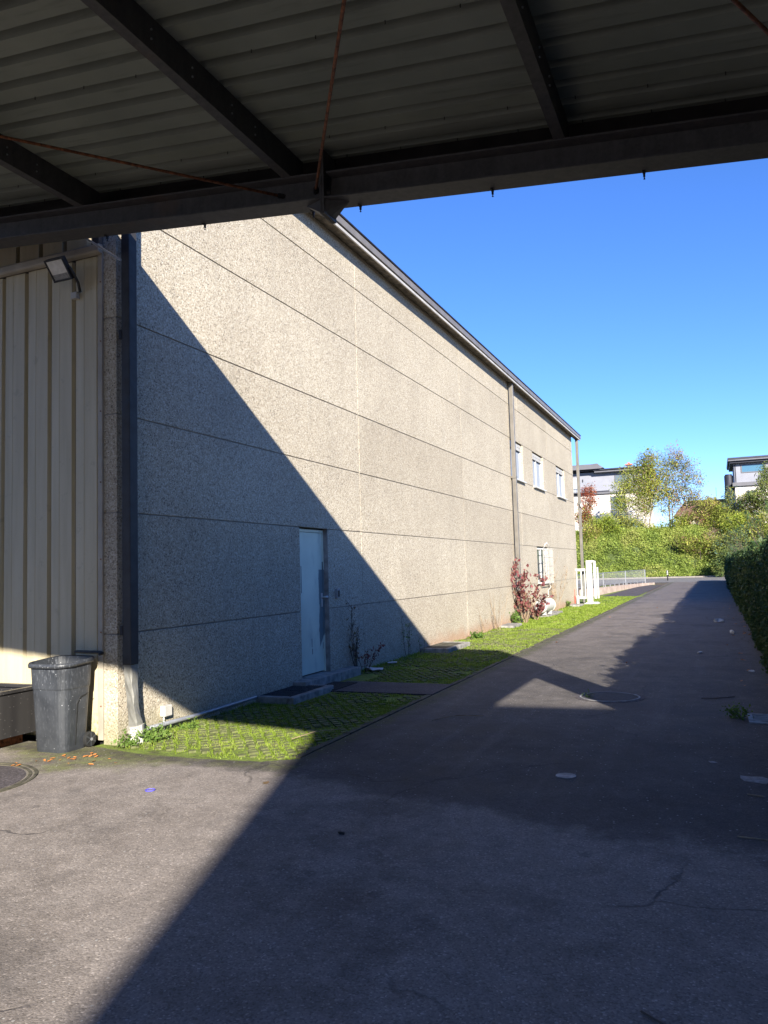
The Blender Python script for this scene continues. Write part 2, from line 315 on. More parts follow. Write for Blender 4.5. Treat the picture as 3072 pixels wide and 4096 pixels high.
def doormat():
    t = NT('blue_grey_door_paint', 0.42, 0, 0.4); p = t.pos(); s = t.sep(p)
    n = t.noise(p, 1.6, 5)
    c = t.ramp(n, [(0.3, (0.52, 0.58, 0.48)), (0.7, (0.63, 0.69, 0.57))])
    c = t.mix(t.math('MULTIPLY', t.smooth(t.noise(t.pos(scale=(1, 2, 0.8)), 3, 5), 0.55, 0.72), 0.4), c, (0.34, 0.40, 0.36))
    # worn dark band beside the lock edge, with ragged outline
    e = t.math('ADD', s[1], t.math('MULTIPLY', t.math('SUBTRACT', t.noise(p, 6, 5), 0.5), 0.09))
    a = t.smooth(e, 10.205, 10.213)
    top = t.math('SUBTRACT', 1.0, t.smooth(s[2], 1.60, 1.61)); bot = t.smooth(t.math('ADD', s[2], t.math('MULTIPLY', t.math('SUBTRACT', 10.36, s[1]), 1.3)), 0.66, 0.68)
    c = t.mix(t.math('MULTIPLY', t.math('MULTIPLY', a, top), bot), c, (0.14, 0.19, 0.20))
    def dash(y, w, z0, z1, c):
        k = t.math('MULTIPLY', t.math('LESS_THAN', t.math('ABSOLUTE', t.math('SUBTRACT', s[1], y)), w),
                   t.math('LESS_THAN', t.math('ABSOLUTE', t.math('SUBTRACT', s[2], (z0+z1)/2)), (z1-z0)/2))
        return t.mix(t.math('MULTIPLY', k, 0.9), c, (0.035, 0.045, 0.055))
    c = dash(9.69, 0.010, 1.28, 1.66, c); c = dash(9.97, 0.009, 0.50, 0.62, c); c = dash(9.98, 0.010, 0.40, 0.48, c)
    c = dash(10.33, 0.008, 1.60, 1.72, c); c = dash(10.31, 0.008, 0.45, 0.54, c); c = dash(9.60, 0.010, 0.40, 0.60, c)
    t.color(c); return t.m
M['door'] = doormat()

def binmat():
    t = NT('scuffed_grey_plastic', 0.42, 0, 0.45); p = t.pos(); s = t.sep(p)
    n = t.noise(p, 5, 6)
    c = t.ramp(n, [(0.3, (0.028, 0.031, 0.037)), (0.7, (0.047, 0.051, 0.059))])
    sc = t.math('MULTIPLY', t.smooth(t.noise(t.pos(scale=(4, 4, 1.2)), 16, 6, 0.7), 0.52, 0.66), t.ramp(s[2], [(0.0, 0.25), (0.5, 0.35), (0.75, 1.0)]))
    c = t.mix(t.math('MULTIPLY', sc, 0.6), c, (0.17, 0.18, 0.20))
    v = t.math('LESS_THAN', t.voro(p, 31), 0.12); vv = t.math('GREATER_THAN', t.sep(t.voro(p, 31, 'Color'))[0], 0.80)
    c = t.mix(t.math('MULTIPLY', t.math('MULTIPLY', v, vv), 0.8), c, (0.42, 0.43, 0.45))
    t.color(c); t.rough(t.ramp(n, [(0.3, 0.34), (0.7, 0.55)])); return t.m
M['bin'] = binmat()
def contmat():
    t = NT('dark_sheen_steel', 0.40, 0.35, 0.5); p = t.pos()
    n = t.noise(t.pos(scale=(1, 3, 0.15)), 1.6, 2); c = t.ramp(n, [(0.35, (0.035, 0.033, 0.034)), (0.60, (0.060, 0.057, 0.056)), (0.75, (0.14, 0.135, 0.13))])  # palest bands put sheen highlights into the steel colour
    sp = t.math('LESS_THAN', t.voro(p, 30), 0.12); c = t.mix(t.math('MULTIPLY', sp, 0.35), c, (0.4, 0.38, 0.35))
    t.color(c); return t.m
M['container'] = contmat()

# ------------------------------------------------------------------ mesh helper
class MB:
    def __init__(s): s.v = []; s.f = []
    def add(s, vs, fs):
        o = len(s.v); s.v += [tuple(v) for v in vs]; s.f += [tuple(o+i for i in q) for q in fs]; return s
    def box(s, a, b, T=None):
        x0, y0, z0 = a; x1, y1, z1 = b
        vs = [(x0,y0,z0),(x1,y0,z0),(x1,y1,z0),(x0,y1,z0),(x0,y0,z1),(x1,y0,z1),(x1,y1,z1),(x0,y1,z1)]
        if T: vs = [T @ Vector(v) for v in vs]
        return s.add(vs, [(0,3,2,1),(4,5,6,7),(0,1,5,4),(1,2,6,5),(2,3,7,6),(3,0,4,7)])
    def tube(s, pts, rad, n=8, cap=True):
        pts = [Vector(p) for p in pts]; k = len(pts)
        rad = [rad]*k if isinstance(rad, (int, float)) else rad
        ref = None; rings = []
        for i, p in enumerate(pts):
            d = (pts[min(i+1, k-1)] - pts[max(i-1, 0)]).normalized()
            if ref is None: ref = d.orthogonal().normalized()
            a = (ref - d*ref.dot(d)); a = a.normalized() if a.length > 1e-6 else d.orthogonal().normalized(); ref = a
            b = d.cross(a)
            rings.append([p + (a*math.cos(2*math.pi*j/n) + b*math.sin(2*math.pi*j/n))*rad[i] for j in range(n)])
        fs = []
        for i in range(k-1):
            for j in range(n): fs.append((i*n+j, i*n+(j+1)%n, (i+1)*n+(j+1)%n, (i+1)*n+j))
        if cap: fs += [tuple(reversed(range(n))), tuple((k-1)*n+j for j in range(n))]
        return s.add([v for r_ in rings for v in r_], fs)
    def prism(s, poly, axis, a, b):
        # poly: list of 2D pts, extruded along axis index from a to b
        def mk(p, t):
            q = [p[0], p[1]]; q.insert(axis, t); return tuple(q)
        n = len(poly)
        return s.add([mk(p, a) for p in poly] + [mk(p, b) for p in poly],
                     [tuple(range(n)), tuple(reversed(range(n, 2*n)))] + [(i, n+i, n+(i+1)%n, (i+1)%n) for i in range(n)])
    def disc(s, c, r, z0, z1, n=40, ri=0.0):
        x, y = c
        if ri <= 0:
            return s.prism([(x+r*math.cos(2*math.pi*i/n), y+r*math.sin(2*math.pi*i/n)) for i in range(n)], 2, z0, z1)
        vs = []
        for z in (z0, z1):
            for q in (ri, r):
                vs += [(x+q*math.cos(2*math.pi*i/n), y+q*math.sin(2*math.pi*i/n), z) for i in range(n)]
        fs = []
        for i in range(n):
            j = (i+1) % n
            fs += [(2*n+i, 3*n+i, 3*n+j, 2*n+j), (i, j, n+j, n+i), (n+i, n+j, 3*n+j, 3*n+i), (i, 2*n+i, 2*n+j, j)]
        return s.add(vs, fs)
    def mesh(s, name, mat):
        me = bpy.data.meshes.new(name); me.from_pydata(s.v, [], s.f); me.update()
        if mat: me.materials.append(mat if not isinstance(mat, str) else M[mat])
        import bmesh
        bm = bmesh.new(); bm.from_mesh(me); bmesh.ops.recalc_face_normals(bm, faces=bm.faces); bm.to_mesh(me); bm.free()
        return me
    def build(s, name, mat, parent=None, bevel=0, smooth=False, seg=2):
        me = s.mesh(name, mat); o = bpy.data.objects.new(name, me); col.objects.link(o)
        if parent is not None:
            o.parent = parent; o.matrix_parent_inverse = Matrix.Translation(-parent.location) if parent.location.length > 0 else Matrix.Identity(4)
        if smooth:
            for p in me.polygons: p.use_smooth = True
        if bevel:
            b = o.modifiers.new('bevel', 'BEVEL'); b.width = bevel; b.segments = seg; b.limit_method = 'ANGLE'; b.angle_limit = R(35)
        return o
def tag(o, label=None, cat=None, group=None, kind=None):
    if label: o['label'] = label
    if cat: o['category'] = cat
    if group: o['group'] = group
    if kind: o['kind'] = kind
    return o
def empty(name, loc, label, cat, group=None):
    o = bpy.data.objects.new(name, None); o.location = loc; o.empty_display_size = 0.1; col.objects.link(o)
    return tag(o, label, cat, group)
def npmesh(name, V, F, mat, parent=None, kind=None):
    """V (n,3), F (m,k) all same k"""
    me = bpy.data.meshes.new(name); V = np.asarray(V, dtype=np.float32); F = np.asarray(F, dtype=np.int32); k = F.shape[1]
    me.vertices.add(len(V)); me.vertices.foreach_set('co', V.ravel())
    me.loops.add(F.size); me.loops.foreach_set('vertex_index', F.ravel())
    me.polygons.add(len(F)); me.polygons.foreach_set('loop_start', np.arange(0, F.size, k, dtype=np.int32))
    me.polygons.foreach_set('loop_total', np.full(len(F), k, dtype=np.int32))
    me.materials.append(M[mat]); me.update(calc_edges=True); me.validate()
    o = bpy.data.objects.new(name, me); col.objects.link(o)
    if parent is not None:
        o.parent = parent; o.matrix_parent_inverse = Matrix.Translation(-parent.location)
    if kind: o['kind'] = kind
    return o
def leafV(C, size, aspect=0.55, up=0.25, g=rng, sv=0.35):
    """rhombic, slightly folded leaves at the centres C; returns verts and quads"""
    n = len(C); a = g.normal(size=(n, 3)); a[:, 2] += up; a /= np.linalg.norm(a, axis=1)[:, None]
    b = g.normal(size=(n, 3)); b = np.cross(a, b); b /= np.linalg.norm(b, axis=1)[:, None] + 1e-9
    nn = np.cross(a, b)
    s = (size*np.exp(g.normal(size=n)*sv))[:, None]
    V = np.empty((n, 4, 3)); V[:, 0] = C - a*s*0.5; V[:, 1] = C + b*s*aspect*0.5 + nn*s*0.10; V[:, 2] = C + a*s*0.5; V[:, 3] = C - b*s*aspect*0.5 + nn*s*0.10
    return V.reshape(-1, 3), np.arange(4*n).reshape(n, 4)
def leaves(name, C, size, mat, parent=None, kind=None, **k):
    V, F = leafV(np.asarray(C), size, **k); return npmesh(name, V, F, mat, parent, kind)
def fbm(x, y, z=0.0, s=1.0): return mnoise.fractal(Vector((x*s, y*s, z*s)), 1.0, 2.0, 4)

def zb(x): return 4.194 - 0.103*x        # lower flange of the canopy beams
SL = math.atan(0.103)

# ================================================================== GROUND
def grid_sheet(name, x0, x1, y0, y1, nx, ny, zf, mat, kind='structure'):
    xs = np.linspace(x0, x1, nx+1); ys = np.linspace(y0, y1, ny+1); V = []; F = []
    for j, y in enumerate(ys):
        for i, x in enumerate(xs): V.append((x, y, zf(x, y)))
    for j in range(ny):
        for i in range(nx): a = j*(nx+1)+i; F.append((a, a+1, a+nx+2, a+nx+1))
    return npmesh(name, V, F, mat, None, kind)
g = grid_sheet('ground', -400, 400, -300, 600, 8, 8, lambda x, y: -0.03, 'earth')
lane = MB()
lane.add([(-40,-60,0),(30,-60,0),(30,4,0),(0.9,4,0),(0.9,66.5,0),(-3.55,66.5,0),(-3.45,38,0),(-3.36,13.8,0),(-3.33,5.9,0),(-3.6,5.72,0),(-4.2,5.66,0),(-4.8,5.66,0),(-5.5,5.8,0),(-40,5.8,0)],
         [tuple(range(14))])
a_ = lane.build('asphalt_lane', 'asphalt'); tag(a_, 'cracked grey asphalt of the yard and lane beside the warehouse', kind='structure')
vg = MB(); vg.add([(-5.5,5.6,-0.012),(-3.2,5.6,-0.012),(-3.3,38,-0.012),(-4.2,60.5,-0.012),(-8,60.5,-0.012),(-5.5,33,-0.012)], [(0,1,2,3,4,5)])
tag(vg.build('verge_soil', 'soil'), 'mossy soil strip between warehouse wall and lane', kind='structure')
tag(MB().box((-4.95,9.32,-0.02),(-3.36,10.2,0.008)).build('asphalt_path', 'asphalt_patch'), 'short asphalt path from the door step to the lane', kind='structure')
tag(MB().add([(-5.3,39.6,-0.004),(-3.62,39.6,-0.004),(-3.6,58,-0.004),(-5.0,60.4,-0.004)],[(0,1,2,3)]).build('verge_pavement','asphalt_patch'), 'grey paved end of the verge by the railing', kind='structure')
st = MB(); st.add([(-60,62.5,-0.008),(-3.6,66.2,-0.008),(1.0,66.2,-0.008),(60,70,-0.008),(60,90,-0.008),(-60,82.5,-0.008)], [(0,1,2,3,4,5)])
tag(st.build('far_street', 'street'), 'pale street crossing beyond the end of the lane', kind='structure')
st = MB(); st.add([(-60,82,-0.01),(60,89,-0.01),(60,89,0.11),(-60,82,0.11),(-60,85.5,0.14),(60,92.5,0.14)], [(0,1,2,3),(3,2,5,4)])
tag(st.build('far_pavement', 'pavement'), 'pale footpath in front of the ivy bank', kind='structure')
# bank behind the street
def bank_z(x, y):
    base = 86.5 + x*0.058; t = (y-base)/5.0
    t = max(0, min(1, t)); h = 5.2*(t*t*(3-2*t)) + max(0, y-base-5)*0.035
    return 0.12 + h + 0.25*fbm(x, y, 0, 0.3)*t
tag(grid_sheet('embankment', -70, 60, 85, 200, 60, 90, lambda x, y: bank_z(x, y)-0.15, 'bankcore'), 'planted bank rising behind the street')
# kerb stones
kerb = bpy.data.objects.new('kerb', None); col.objects.link(kerb); tag(kerb, 'flush concrete edging between verge and lane', kind='structure')
def edge_x(y): return -3.33 - 0.03*(y-5.9)/8 if y < 13.8 else -3.36 - 0.09*(y-13.8)/24
y = 5.95; km = None
while y < 38.5:
    T = Matrix.Translation((edge_x(y)-0.055, y, rnd.uniform(-0.004, 0.003))) @ Matrix.Rotation(0.004+rnd.uniform(-.004,.004), 4, 'Z')
    if km is None: km = MB().box((-0.035,0.006,-0.1),(0.035,0.99,0.005)).mesh('kerb_stone', 'kerbc')
    o = bpy.data.objects.new('kerb_stone', km); col.objects.link(o); o.parent = kerb; o.matrix_world = T; y += 1.0
# curved asphalt/verge front edge kept low with soil; grass pavers
PV = MB(); cells = []
def in_verge(x, y):
    if x > edge_x(y)-0.06+0.05*fbm(x, y, 7, 3) or x < -5.27: return False
    fy = 5.74 + 0.10*abs(x+4.0) + 0.12*fbm(x, 0, 3, 2.5)
    if y < fy: return False
    if -4.98 < x and 9.28 < y < 10.24: return False
    if x < -4.72 and 8.25 < y < 11.05: return False
    if x < -4.68 and 13.95 < y < 15.7: return False
    return True
yy = 5.9; row = 0
while yy < 20:
    x = -5.2 + (0.065 if row % 2 else 0)
    while x < -3.4:
        if in_verge(x, yy) and fbm(x, yy, 3, 1.6) > (-0.6 if yy < 8 else -0.2):
            w = 0.036*rnd.uniform(0.8, 1.15); d = 0.030*rnd.uniform(0.8, 1.15); h = rnd.uniform(-0.002, 0.010)
            T = Matrix.Translation((x+rnd.uniform(-.010,.010), yy+rnd.uniform(-.006,.006), 0)) @ Matrix.Rotation(R(45)+rnd.uniform(-.15,.15), 4, 'Z')
            PV.box((-w,-d,-0.04),(w,d,h), T)
        x += 0.13
    yy += 0.085; row += 1
tag(PV.build('paver_stones', 'paver'), 'studs of grass grid pavers showing through the verge', 'pavers', kind='stuff')
# grass
def grass():
    P = []
    def dens(y): return 8000 if y < 8.3 else (4600 if y < 12 else (1700 if y < 20 else (900 if y < 30 else 420)))
    y = 5.7
    while y < 59:
        n = int(dens(y)*0.5*2.0); X = rng.uniform(-5.28, -3.30, n); Y = rng.uniform(y, y+0.5, n)
        for a, b in zip(X, Y):
            if b < 39 and not in_verge(a, b): continue
            if b > 39.5: continue
            k = fbm(a, b, 0, 1.7)
            # wear towards the lane edge and the paver joints
            if b < 8 and a < -4.35 and rnd.random() < 0.35: continue
            if k < -0.22 and rnd.random() < 0.85: continue
            if b < 20:
                ry = (b-5.9)/0.085; rw_ = round(ry); px_ = (a+5.2-(0.065 if rw_ % 2 else 0))/0.13
                if abs(ry-rw_)*0.085 + abs(px_-round(px_))*0.13 < 0.032 and rnd.random() < 0.72: continue
            if b < 6.5 and rnd.random() < (6.6-b)*0.9: continue
            P.append((a, b, k))
        y += 0.5
    P = np.array(P); n = len(P)
    ang = rng.uniform(0, 2*np.pi, n); near = P[:, 1] < 12
    h = np.where(near, 0.010, 0.014)*np.exp(rng.normal(size=n)*0.45)*(1+0.7*np.clip(P[:, 2], -0.5, 1)); w = np.where(near, 0.0055, np.where(P[:, 1] < 20, 0.011, 0.022))
    wall = (P[:, 0] < -5.15); h = h*np.where(wall, 1.8, 1.0)
    lean = rng.normal(size=(n, 2))*0.6*h[:, None]
    V = np.empty((n, 3, 3)); dx = np.cos(ang)*w; dy = np.sin(ang)*w
    V[:, 0] = np.c_[P[:, 0]-dx, P[:, 1]-dy, np.full(n, -0.01)]; V[:, 1] = np.c_[P[:, 0]+dx, P[:, 1]+dy, np.full(n, -0.01)]
    V[:, 2] = np.c_[P[:, 0]+lean[:, 0], P[:, 1]+lean[:, 1], h]
    o = npmesh('grass', V.reshape(-1, 3), np.arange(3*n).reshape(n, 3), 'grass', None, 'stuff')
    tag(o, 'short bright green grass on the verge along the wall', 'grass')
grass()

# ================================================================== WAREHOUSE
wh = empty('warehouse', (-5.3, 19, 0), 'long warehouse of pebble-faced concrete panels running along the left of the lane', 'warehouse')
JZ = [0.0, 1.03, 2.2, 3.165, 4.13, 5.28, 6.26, 6.96]
JY = [5.92, 11.57, 17.28, 23.1, 27.45, 32.8]
MB().box((-34, 6.1, -0.1), (-5.47, 32.76, 6.9)).build('wall_core', 'joint', wh)
holes = {(0): [(9.52, 10.37)], 1: [(9.52, 10.37), (25.1, 26.9)], 4: [(22.0, 23.6), (25.0, 26.65), (29.05, 30.75)]}
def panel(y0, y1, z0, z1):
    gz = 0.007; d = rnd.uniform(-0.0015, 0.0015)
    MB().box((-5.467, y0+0.004, z0+gz), (-5.30+d, y1-0.004, z1-gz)).build('wall_panel', 'aggr', wh, bevel=0.004)
    MB().box((-5.45, y0+0.01, z1-gz), (-5.313, y1-0.01, z1+gz)).build('joint_filler', 'joint', wh) if z1 < 6.9 else None
    MB().box((-5.45, y1-.004, z0), (-5.305, y1+.004, z1)).build('joint_filler', 'vjoint', wh) if y1 in JY[1:-1] else None
for i in range(7):
    z0, z1 = JZ[i], JZ[i+1]; z0 = -0.15 if i == 0 else z0
    cuts = [(a, b) for a, b in zip(JY[:-1], JY[1:])]
    for h0, h1 in holes.get(i, []):
        nc = []
        for a, b in cuts:
            if h1 <= a or h0 >= b: nc.append((a, b)); continue
            if h0 - a > 0.05: nc.append((a, h0))
            if b - h1 > 0.05: nc.append((h1, b))
        cuts = nc
    for a, b in cuts: panel(a, b, z0, z1)
MB().box((-34, 5.9, 6.965), (-5.24, 33.3, 7.06)).build('roof', 'roofgrey', wh)
# gutter
gt = MB()
gt.prism([(-5.295,6.90),(-5.10,6.86),(-5.10,6.885),(-5.29,6.925)], 1, 5.6, 33.7).build('gutter_underside', 'gutter_dirty', wh)
MB().box((-5.10,5.6,6.85),(-5.07,33.72,6.905)).build('gutter_lip', 'gutter_light', wh, bevel=0.006)
MB().box((-5.30,5.6,6.925),(-5.095,33.7,7.0)).build('gutter_box', 'black_steel', wh)
MB().box((-5.105,5.6,6.915),(-5.045,33.74,7.03)).build('fascia', 'gutter', wh, bevel=0.006)
MB().box((-5.26,5.6,7.045),(-5.035,33.74,7.075)).build('roof_edge', 'black_steel', wh, bevel=0.004)
MB().box((-5.12,10.2,6.91),(-5.035,10.28,7.06)).build('gutter_joint', 'gutter_light', wh)
# downpipes
p1 = MB().box((-5.245,5.93,0.74),(-5.145,6.045,5.35)).build('downpipe', 'pipe_dark', wh, bevel=0.008)
cr = MB(); n = 10
prof = [(0.74,0,0,0.050,0.057),(0.66,0.002,0.004,0.050,0.056),(0.56,0.006,0.0,0.048,0.052),(0.45,0.016,0.006,0.046,0.045),(0.36,0.022,0.0,0.045,0.04),(0.28,0.03,0.012,0.046,0.043),(0.20,0.03,0.03,0.052,0.05),(0.15,0.022,0.04,0.056,0.056)]
rings = []
for z, ox, oy, hx, hy in prof:
    for j in range(12):
        a = 2*math.pi*j/12; sx = math.copysign(abs(math.cos(a))**0.45, math.cos(a)); sy = math.copysign(abs(math.sin(a))**0.45, math.sin(a))
        rings.append((-5.195+ox+hx*sx+0.003*math.sin(j*2.3+z*30), 5.987+oy+hy*sy+0.003*math.cos(j*3+z*25), z))
cr.add(rings, [(i*12+j, i*12+(j+1)%12, (i+1)*12+(j+1)%12, (i+1)*12+j) for i in range(len(prof)-1) for j in range(12)])
cr.build('pipe_foot', 'zinc', wh, smooth=False)
MB().tube([(-5.17,6.03,-0.02),(-5.172,6.028,0.13),(-5.175,6.025,0.165)],[0.078,0.076,0.083],8).build('pipe_collar', 'pvc', wh)
for z in (1.02, 3.9): MB().box((-5.27,5.925,z),(-5.235,6.02,z+0.09)).build('pipe_bracket', 'black_steel', wh)
def far_pipe(y, x0=-5.25):
    o = MB().box((x0-0.005,y-0.06,1.18),(x0+0.105,y+0.06,6.87)).build('downpipe', 'pipe', wh, bevel=0.006)
    MB().box((x0-0.002,y-0.055,-0.02),(x0+0.098,y+0.055,1.19)).build('pipe_foot', 'zinc', wh, bevel=0.006)
    for z in (4.1, 1.25): MB().box((x0-0.05,y-0.08,z),(x0+0.112,y+0.08,z+0.06)).build('pipe_bracket', 'pipe', wh)
far_pipe(22.0); far_pipe(33.35, -5.22)
MB().box((-5.12,33.2,4.0),(-5.04,33.34,4.12)).build('wall_lamp', 'dull_white', wh)
# door
dr = MB().box((-5.42,9.555,0.135),(-5.385,10.335,2.14)).build('door', 'door', wh, bevel=0.004)
fr = MB(); fr.box((-5.45,9.522,0.12),(-5.375,9.553,2.185)); fr.box((-5.45,10.337,0.12),(-5.375,10.368,2.185)); fr.box((-5.45,9.553,2.145),(-5.375,10.337,2.185))
fo = fr.build('door_frame', 'door', wh, bevel=0.003)
hd = MB(); hd.box((-5.385,10.275,1.06),(-5.377,10.315,1.26)); hd.tube([(-5.38,10.295,1.20),(-5.33,10.295,1.20)],0.011,8); hd.tube([(-5.33,10.295,1.20),(-5.325,10.36,1.202),(-5.325,10.41,1.205)],[0.015,0.018,0.026],8)
hd.tube([(-5.385,10.295,1.10),(-5.372,10.295,1.10)],0.013,8)
h_ = hd.build('handle', 'white', dr)
MB().box((-5.47,9.45,-0.1),(-5.425,10.45,2.19)).build('door_backing', 'black_steel', wh)
MB().box((-5.374,10.3625,.12),(-5.3025,10.3735,2.192)).build('door_reveal', 'plinth', wh)
stp = MB().box((-5.466,9.25,-0.05),(-5.10,10.32,0.118)).box((-5.3,10.325,-0.05),(-5.10,11.0,0.112)).build('door_step', 'plinth', wh, bevel=0.012)
# windows
def window(y0, y1, z0, z1, upper=True):
    w = MB(); x = -5.42; t = 0.065
    w.box((x,y0+.02,z0+.02),(x+.06,y0+.02+t,z1-.02)); w.box((x,y1-.02-t,z0+.02),(x+.06,y1-.02,z1-.02))
    w.box((x,y0+.02+t,z0+.02),(x+.06,y1-.02-t,z0+.02+t)); w.box((x,y0+.02+t,z1-.02-t),(x+.06,y1-.02-t,z1-.02))
    ym = (y0+y1)/2; w.box((x,ym-.045,z0+.02+t),(x+.055,ym+.045,z1-.02-t))
    wo_ = w.build('window', 'whiteframe', wh, bevel=0.004)
    for a, b in ((y0+.02+t, ym-.045), (ym+.045, y1-.02-t)):
        MB().box((x+.01,a,z0+.02+t),(x+.022,b,z1-.02-t)).build('pane', 'glass' if not upper else 'curtain', wo_)
    if upper:
        sh = MB()
        for k in range(4): sh.box((x+.062,y0+.03,z1-.06-.05*k),(x+.072+.004*(k%2),y1-.03,z1-.018-.05*k))
        sh.build('shutter_slat', 'dull_white', wo_)
    MB().box((-5.42,y0-.02,z0-.03),(-5.22,y1+.05,z0+.012)).build('sill', 'whiteframe', wo_, bevel=0.004)
    MB().box((-5.466,y0+.005,z0+.005),(-5.43,y1-.005,z1-.005)).build('reveal', 'curtain' if upper else 'glass', wo_)
    return wo_
for a, b in holes[4]: window(a, b, 4.13, 5.27)
lw = window(25.1, 26.9, 1.03, 2.19, False)
gr = MB(); X0 = -5.13
for k in range(13): yb_ = 25.2+k*(1.6/12); gr.box((X0-.005,yb_-.006,1.0),(X0+.005,yb_+.006,2.15))
for z in (1.0, 1.28, 1.57, 1.86, 2.13): gr.box((X0-.006,25.2,z-.009),(X0+.012,26.8,z+.009))
for yb_ in (25.2, 26.8):
    for z in (1.02, 2.13): gr.box((-5.31,yb_-.01,z-.012),(X0,yb_+.01,z+.012))
gr.build('grille', 'dull_white', lw)
MB().tube([(-5.25,25.9,2.16),(-5.2,25.9,2.28),(-5.15,25.96,2.33),(-5.13,26.04,2.30),(-5.13,26.06,2.2)],0.014,8).build('vent_pipe', 'whiteframe', lw, smooth=True)
MB().tube([(-5.25,26.6,1.05),(-5.2,26.6,0.85),(-5.28,26.5,0.75),(-5.28,26.4,0.1)],0.014,6).build('drain_pipe', 'dull_white', lw, smooth=True)

# ================================================================== METAL CLAD ANNEX
an = empty('clad_building', (-9, 6, 0), 'hall clad in cream ribbed metal sheets at the left edge', 'building')
MB().box((-30,6.0,-0.1),(-5.475,6.08,6.5)).build('wall_core', 'joint', an)
MB().box((-16,5.955,0.02),(-5.50,5.985,4.85)).build('groove_sheet', 'cladgroove', an)
edges = [-5.515 - 0.322*k for k in range(0, 32)]
for k in range(len(edges)-1):
    x1 = edges[k]-0.028; x0 = edges[k+1]+0.028
    z0 = 0.03+rnd.uniform(0,.02)
    MB().prism([(x0-.016,5.953),(x0,5.917),(x0+.09,5.914),(x0+.092,5.911),(x0+.11,5.911),(x0+.112,5.914),(x1,5.917),(x1+.016,5.953)], 2, z0, 4.78).build('cladding_panel', 'clad', an)
MB().box((-5.515,5.900,0.03),(-5.458,5.953,4.80)).build('corner_trim', 'clad_trim', an, bevel=0.004)
for z in (0.35, 1.05, 1.75, 2.5, 3.2, 3.9, 4.5): MB().tube([(-5.475,5.902,z),(-5.475,5.893,z)],0.007,6).build('screw', 'rust', an)
MB().prism([(5.90,4.775),(5.84,4.78),(5.83,4.80),(5.83,4.85),(5.84,4.87),(5.90,4.875)], 0, -16, -5.44).build('trim_strip', 'clad_trim', an, bevel=0.01)
MB().box((-16,6.0-.005,4.9),(-5.47,6.03,6.4)).build('upper_groove_sheet', 'black_steel', an)
for k in range(24):
    x1 = -5.47-0.325*k - (0.19 if k else 0.19)+0.16; 
    xa = -5.63-0.325*(k)-0.325+0.03-0.02; xb = xa+0.265
    MB().box((xa,5.93,4.9),(xb,5.992,6.3)).build('upper_cladding_panel', 'clad', an)
MB().box((-16,5.98,-0.08),(-5.47,6.02,0.03)).build('base_gap', 'black_steel', an)
MB().box((-5.545,5.86,4.86),(-5.46,5.93,4.98)).build('bracket', 'galv_dark', an)

# ================================================================== CANOPY
YF, YR, XL, XR = 5.5, -1.30, -8.4, 1.6
cn = empty('canopy', (-2, 2, 4.3), 'steel yard canopy with ribbed sheet roof overhead', 'canopy')
T0 = Matrix.Rotation(SL, 4, 'Y')
def beamT(yc): # local x along beam, origin at x=0
    return Matrix.Translation((0, yc, zb(0))) @ T0
def ibeam(yc, xa, xb, h=0.212, w=0.214, name='beam'):
    T = beamT(yc); b = MB(); tf = 0.013; tw = 0.009; s = 1/math.cos(SL)
    b.box((xa*s,-w/2,0),(xb*s,w/2,tf),T); b.box((xa*s,-w/2,h-tf),(xb*s,w/2,h),T); b.box((xa*s,-tw/2,tf),(xb*s,tw/2,h-tf),T)
    return b.build(name, 'galv_dark', cn)
YB = 5.375
ibeam(YB, XL, -2.695); ibeam(YB, -2.655, XR)
rb = YR + 0.11
ibeam(rb, XL, XR)
# end plates with gussets and bolts
for dx in (-0.010, 0.010):
    MB().box((-2.675+dx-.009, YB-.107, -0.12), (-2.675+dx+.009, YB+.107, 0.40), Matrix.Translation((0,0,zb(-2.675)))).build('end_plate', 'galv_dark', cn, bevel=0.002)
for sgn in (-1, 1):
    T = Matrix.Translation((-2.675, YB, zb(-2.675))) @ T0
    g_ = MB(); a = 0.02*sgn; b = 0.19*sgn
    g_.add([T@Vector(v) for v in [(a,-.09,-0.001),(b,0.0,-0.001),(a,.09,-0.001),(a,-.09,-.10),(a,.09,-.10),(a,0,-.11)]], [(0,1,2),(0,3,1),(2,1,4),(3,5,1),(5,4,1),(0,2,4,5,3)])
    g_.build('gusset', 'galv_dark', cn)
    for yy_ in (-.06, .06):
        MB().tube([T@Vector((0.02*sgn,yy_,-.05)),T@Vector((0.05*sgn,yy_,-.05))],0.016,6).build('bolt', 'galv_dark', cn)
        MB().tube([T@Vector((0.02*sgn,yy_,.06)),T@Vector((0.045*sgn,yy_,.06))],0.014,6).build('bolt', 'galv_dark', cn)
for x in (-5.0, -3.92, -2.86, -2.44, -1.37, -0.31, 0.75):
    T = Matrix.Translation((x, YB+.085, zb(x)))
    MB().box((-.009,-.02,-.008),(.009,.026,0),T).box((-.007,.010,-.030),(.007,.024,-.008),T).tube([T@Vector((0,.017,-.030)),T@Vector((0,.017,-.045))],0.004,6).box((-.006,.011,-.048),(.006,.023,-.044),T).build('clamp_bolt', 'black_steel', cn)
# purlins (C sections along the lane)
for x in (-7.25, -5.10, -2.95, -0.80, 1.35):
    z = zb(x)+0.214; b = MB(); h = 0.215; w = 0.075
    b.box((x-w,YR,z),(x,YF-.02,z+.004)); b.box((x-.004,YR,z+.004),(x,YF-.02,z+h)); b.box((x-w,YR,z+h-.004),(x-.004,YF-.02,z+h)); b.box((x-w,YR,z+.004),(x-w+.004,YF-.02,z+.022))
    pu = b.build('purlin', 'galv_dark', cn)
    for yy_ in (1.2, 2.1, 2.95, 3.6, 4.0, 4.45, 4.75):
        for dz in (.07, .13): MB().tube([(x,yy_,z+dz),(x+.008,yy_,z+dz)],0.007,6).build('screw', 'galv', pu)
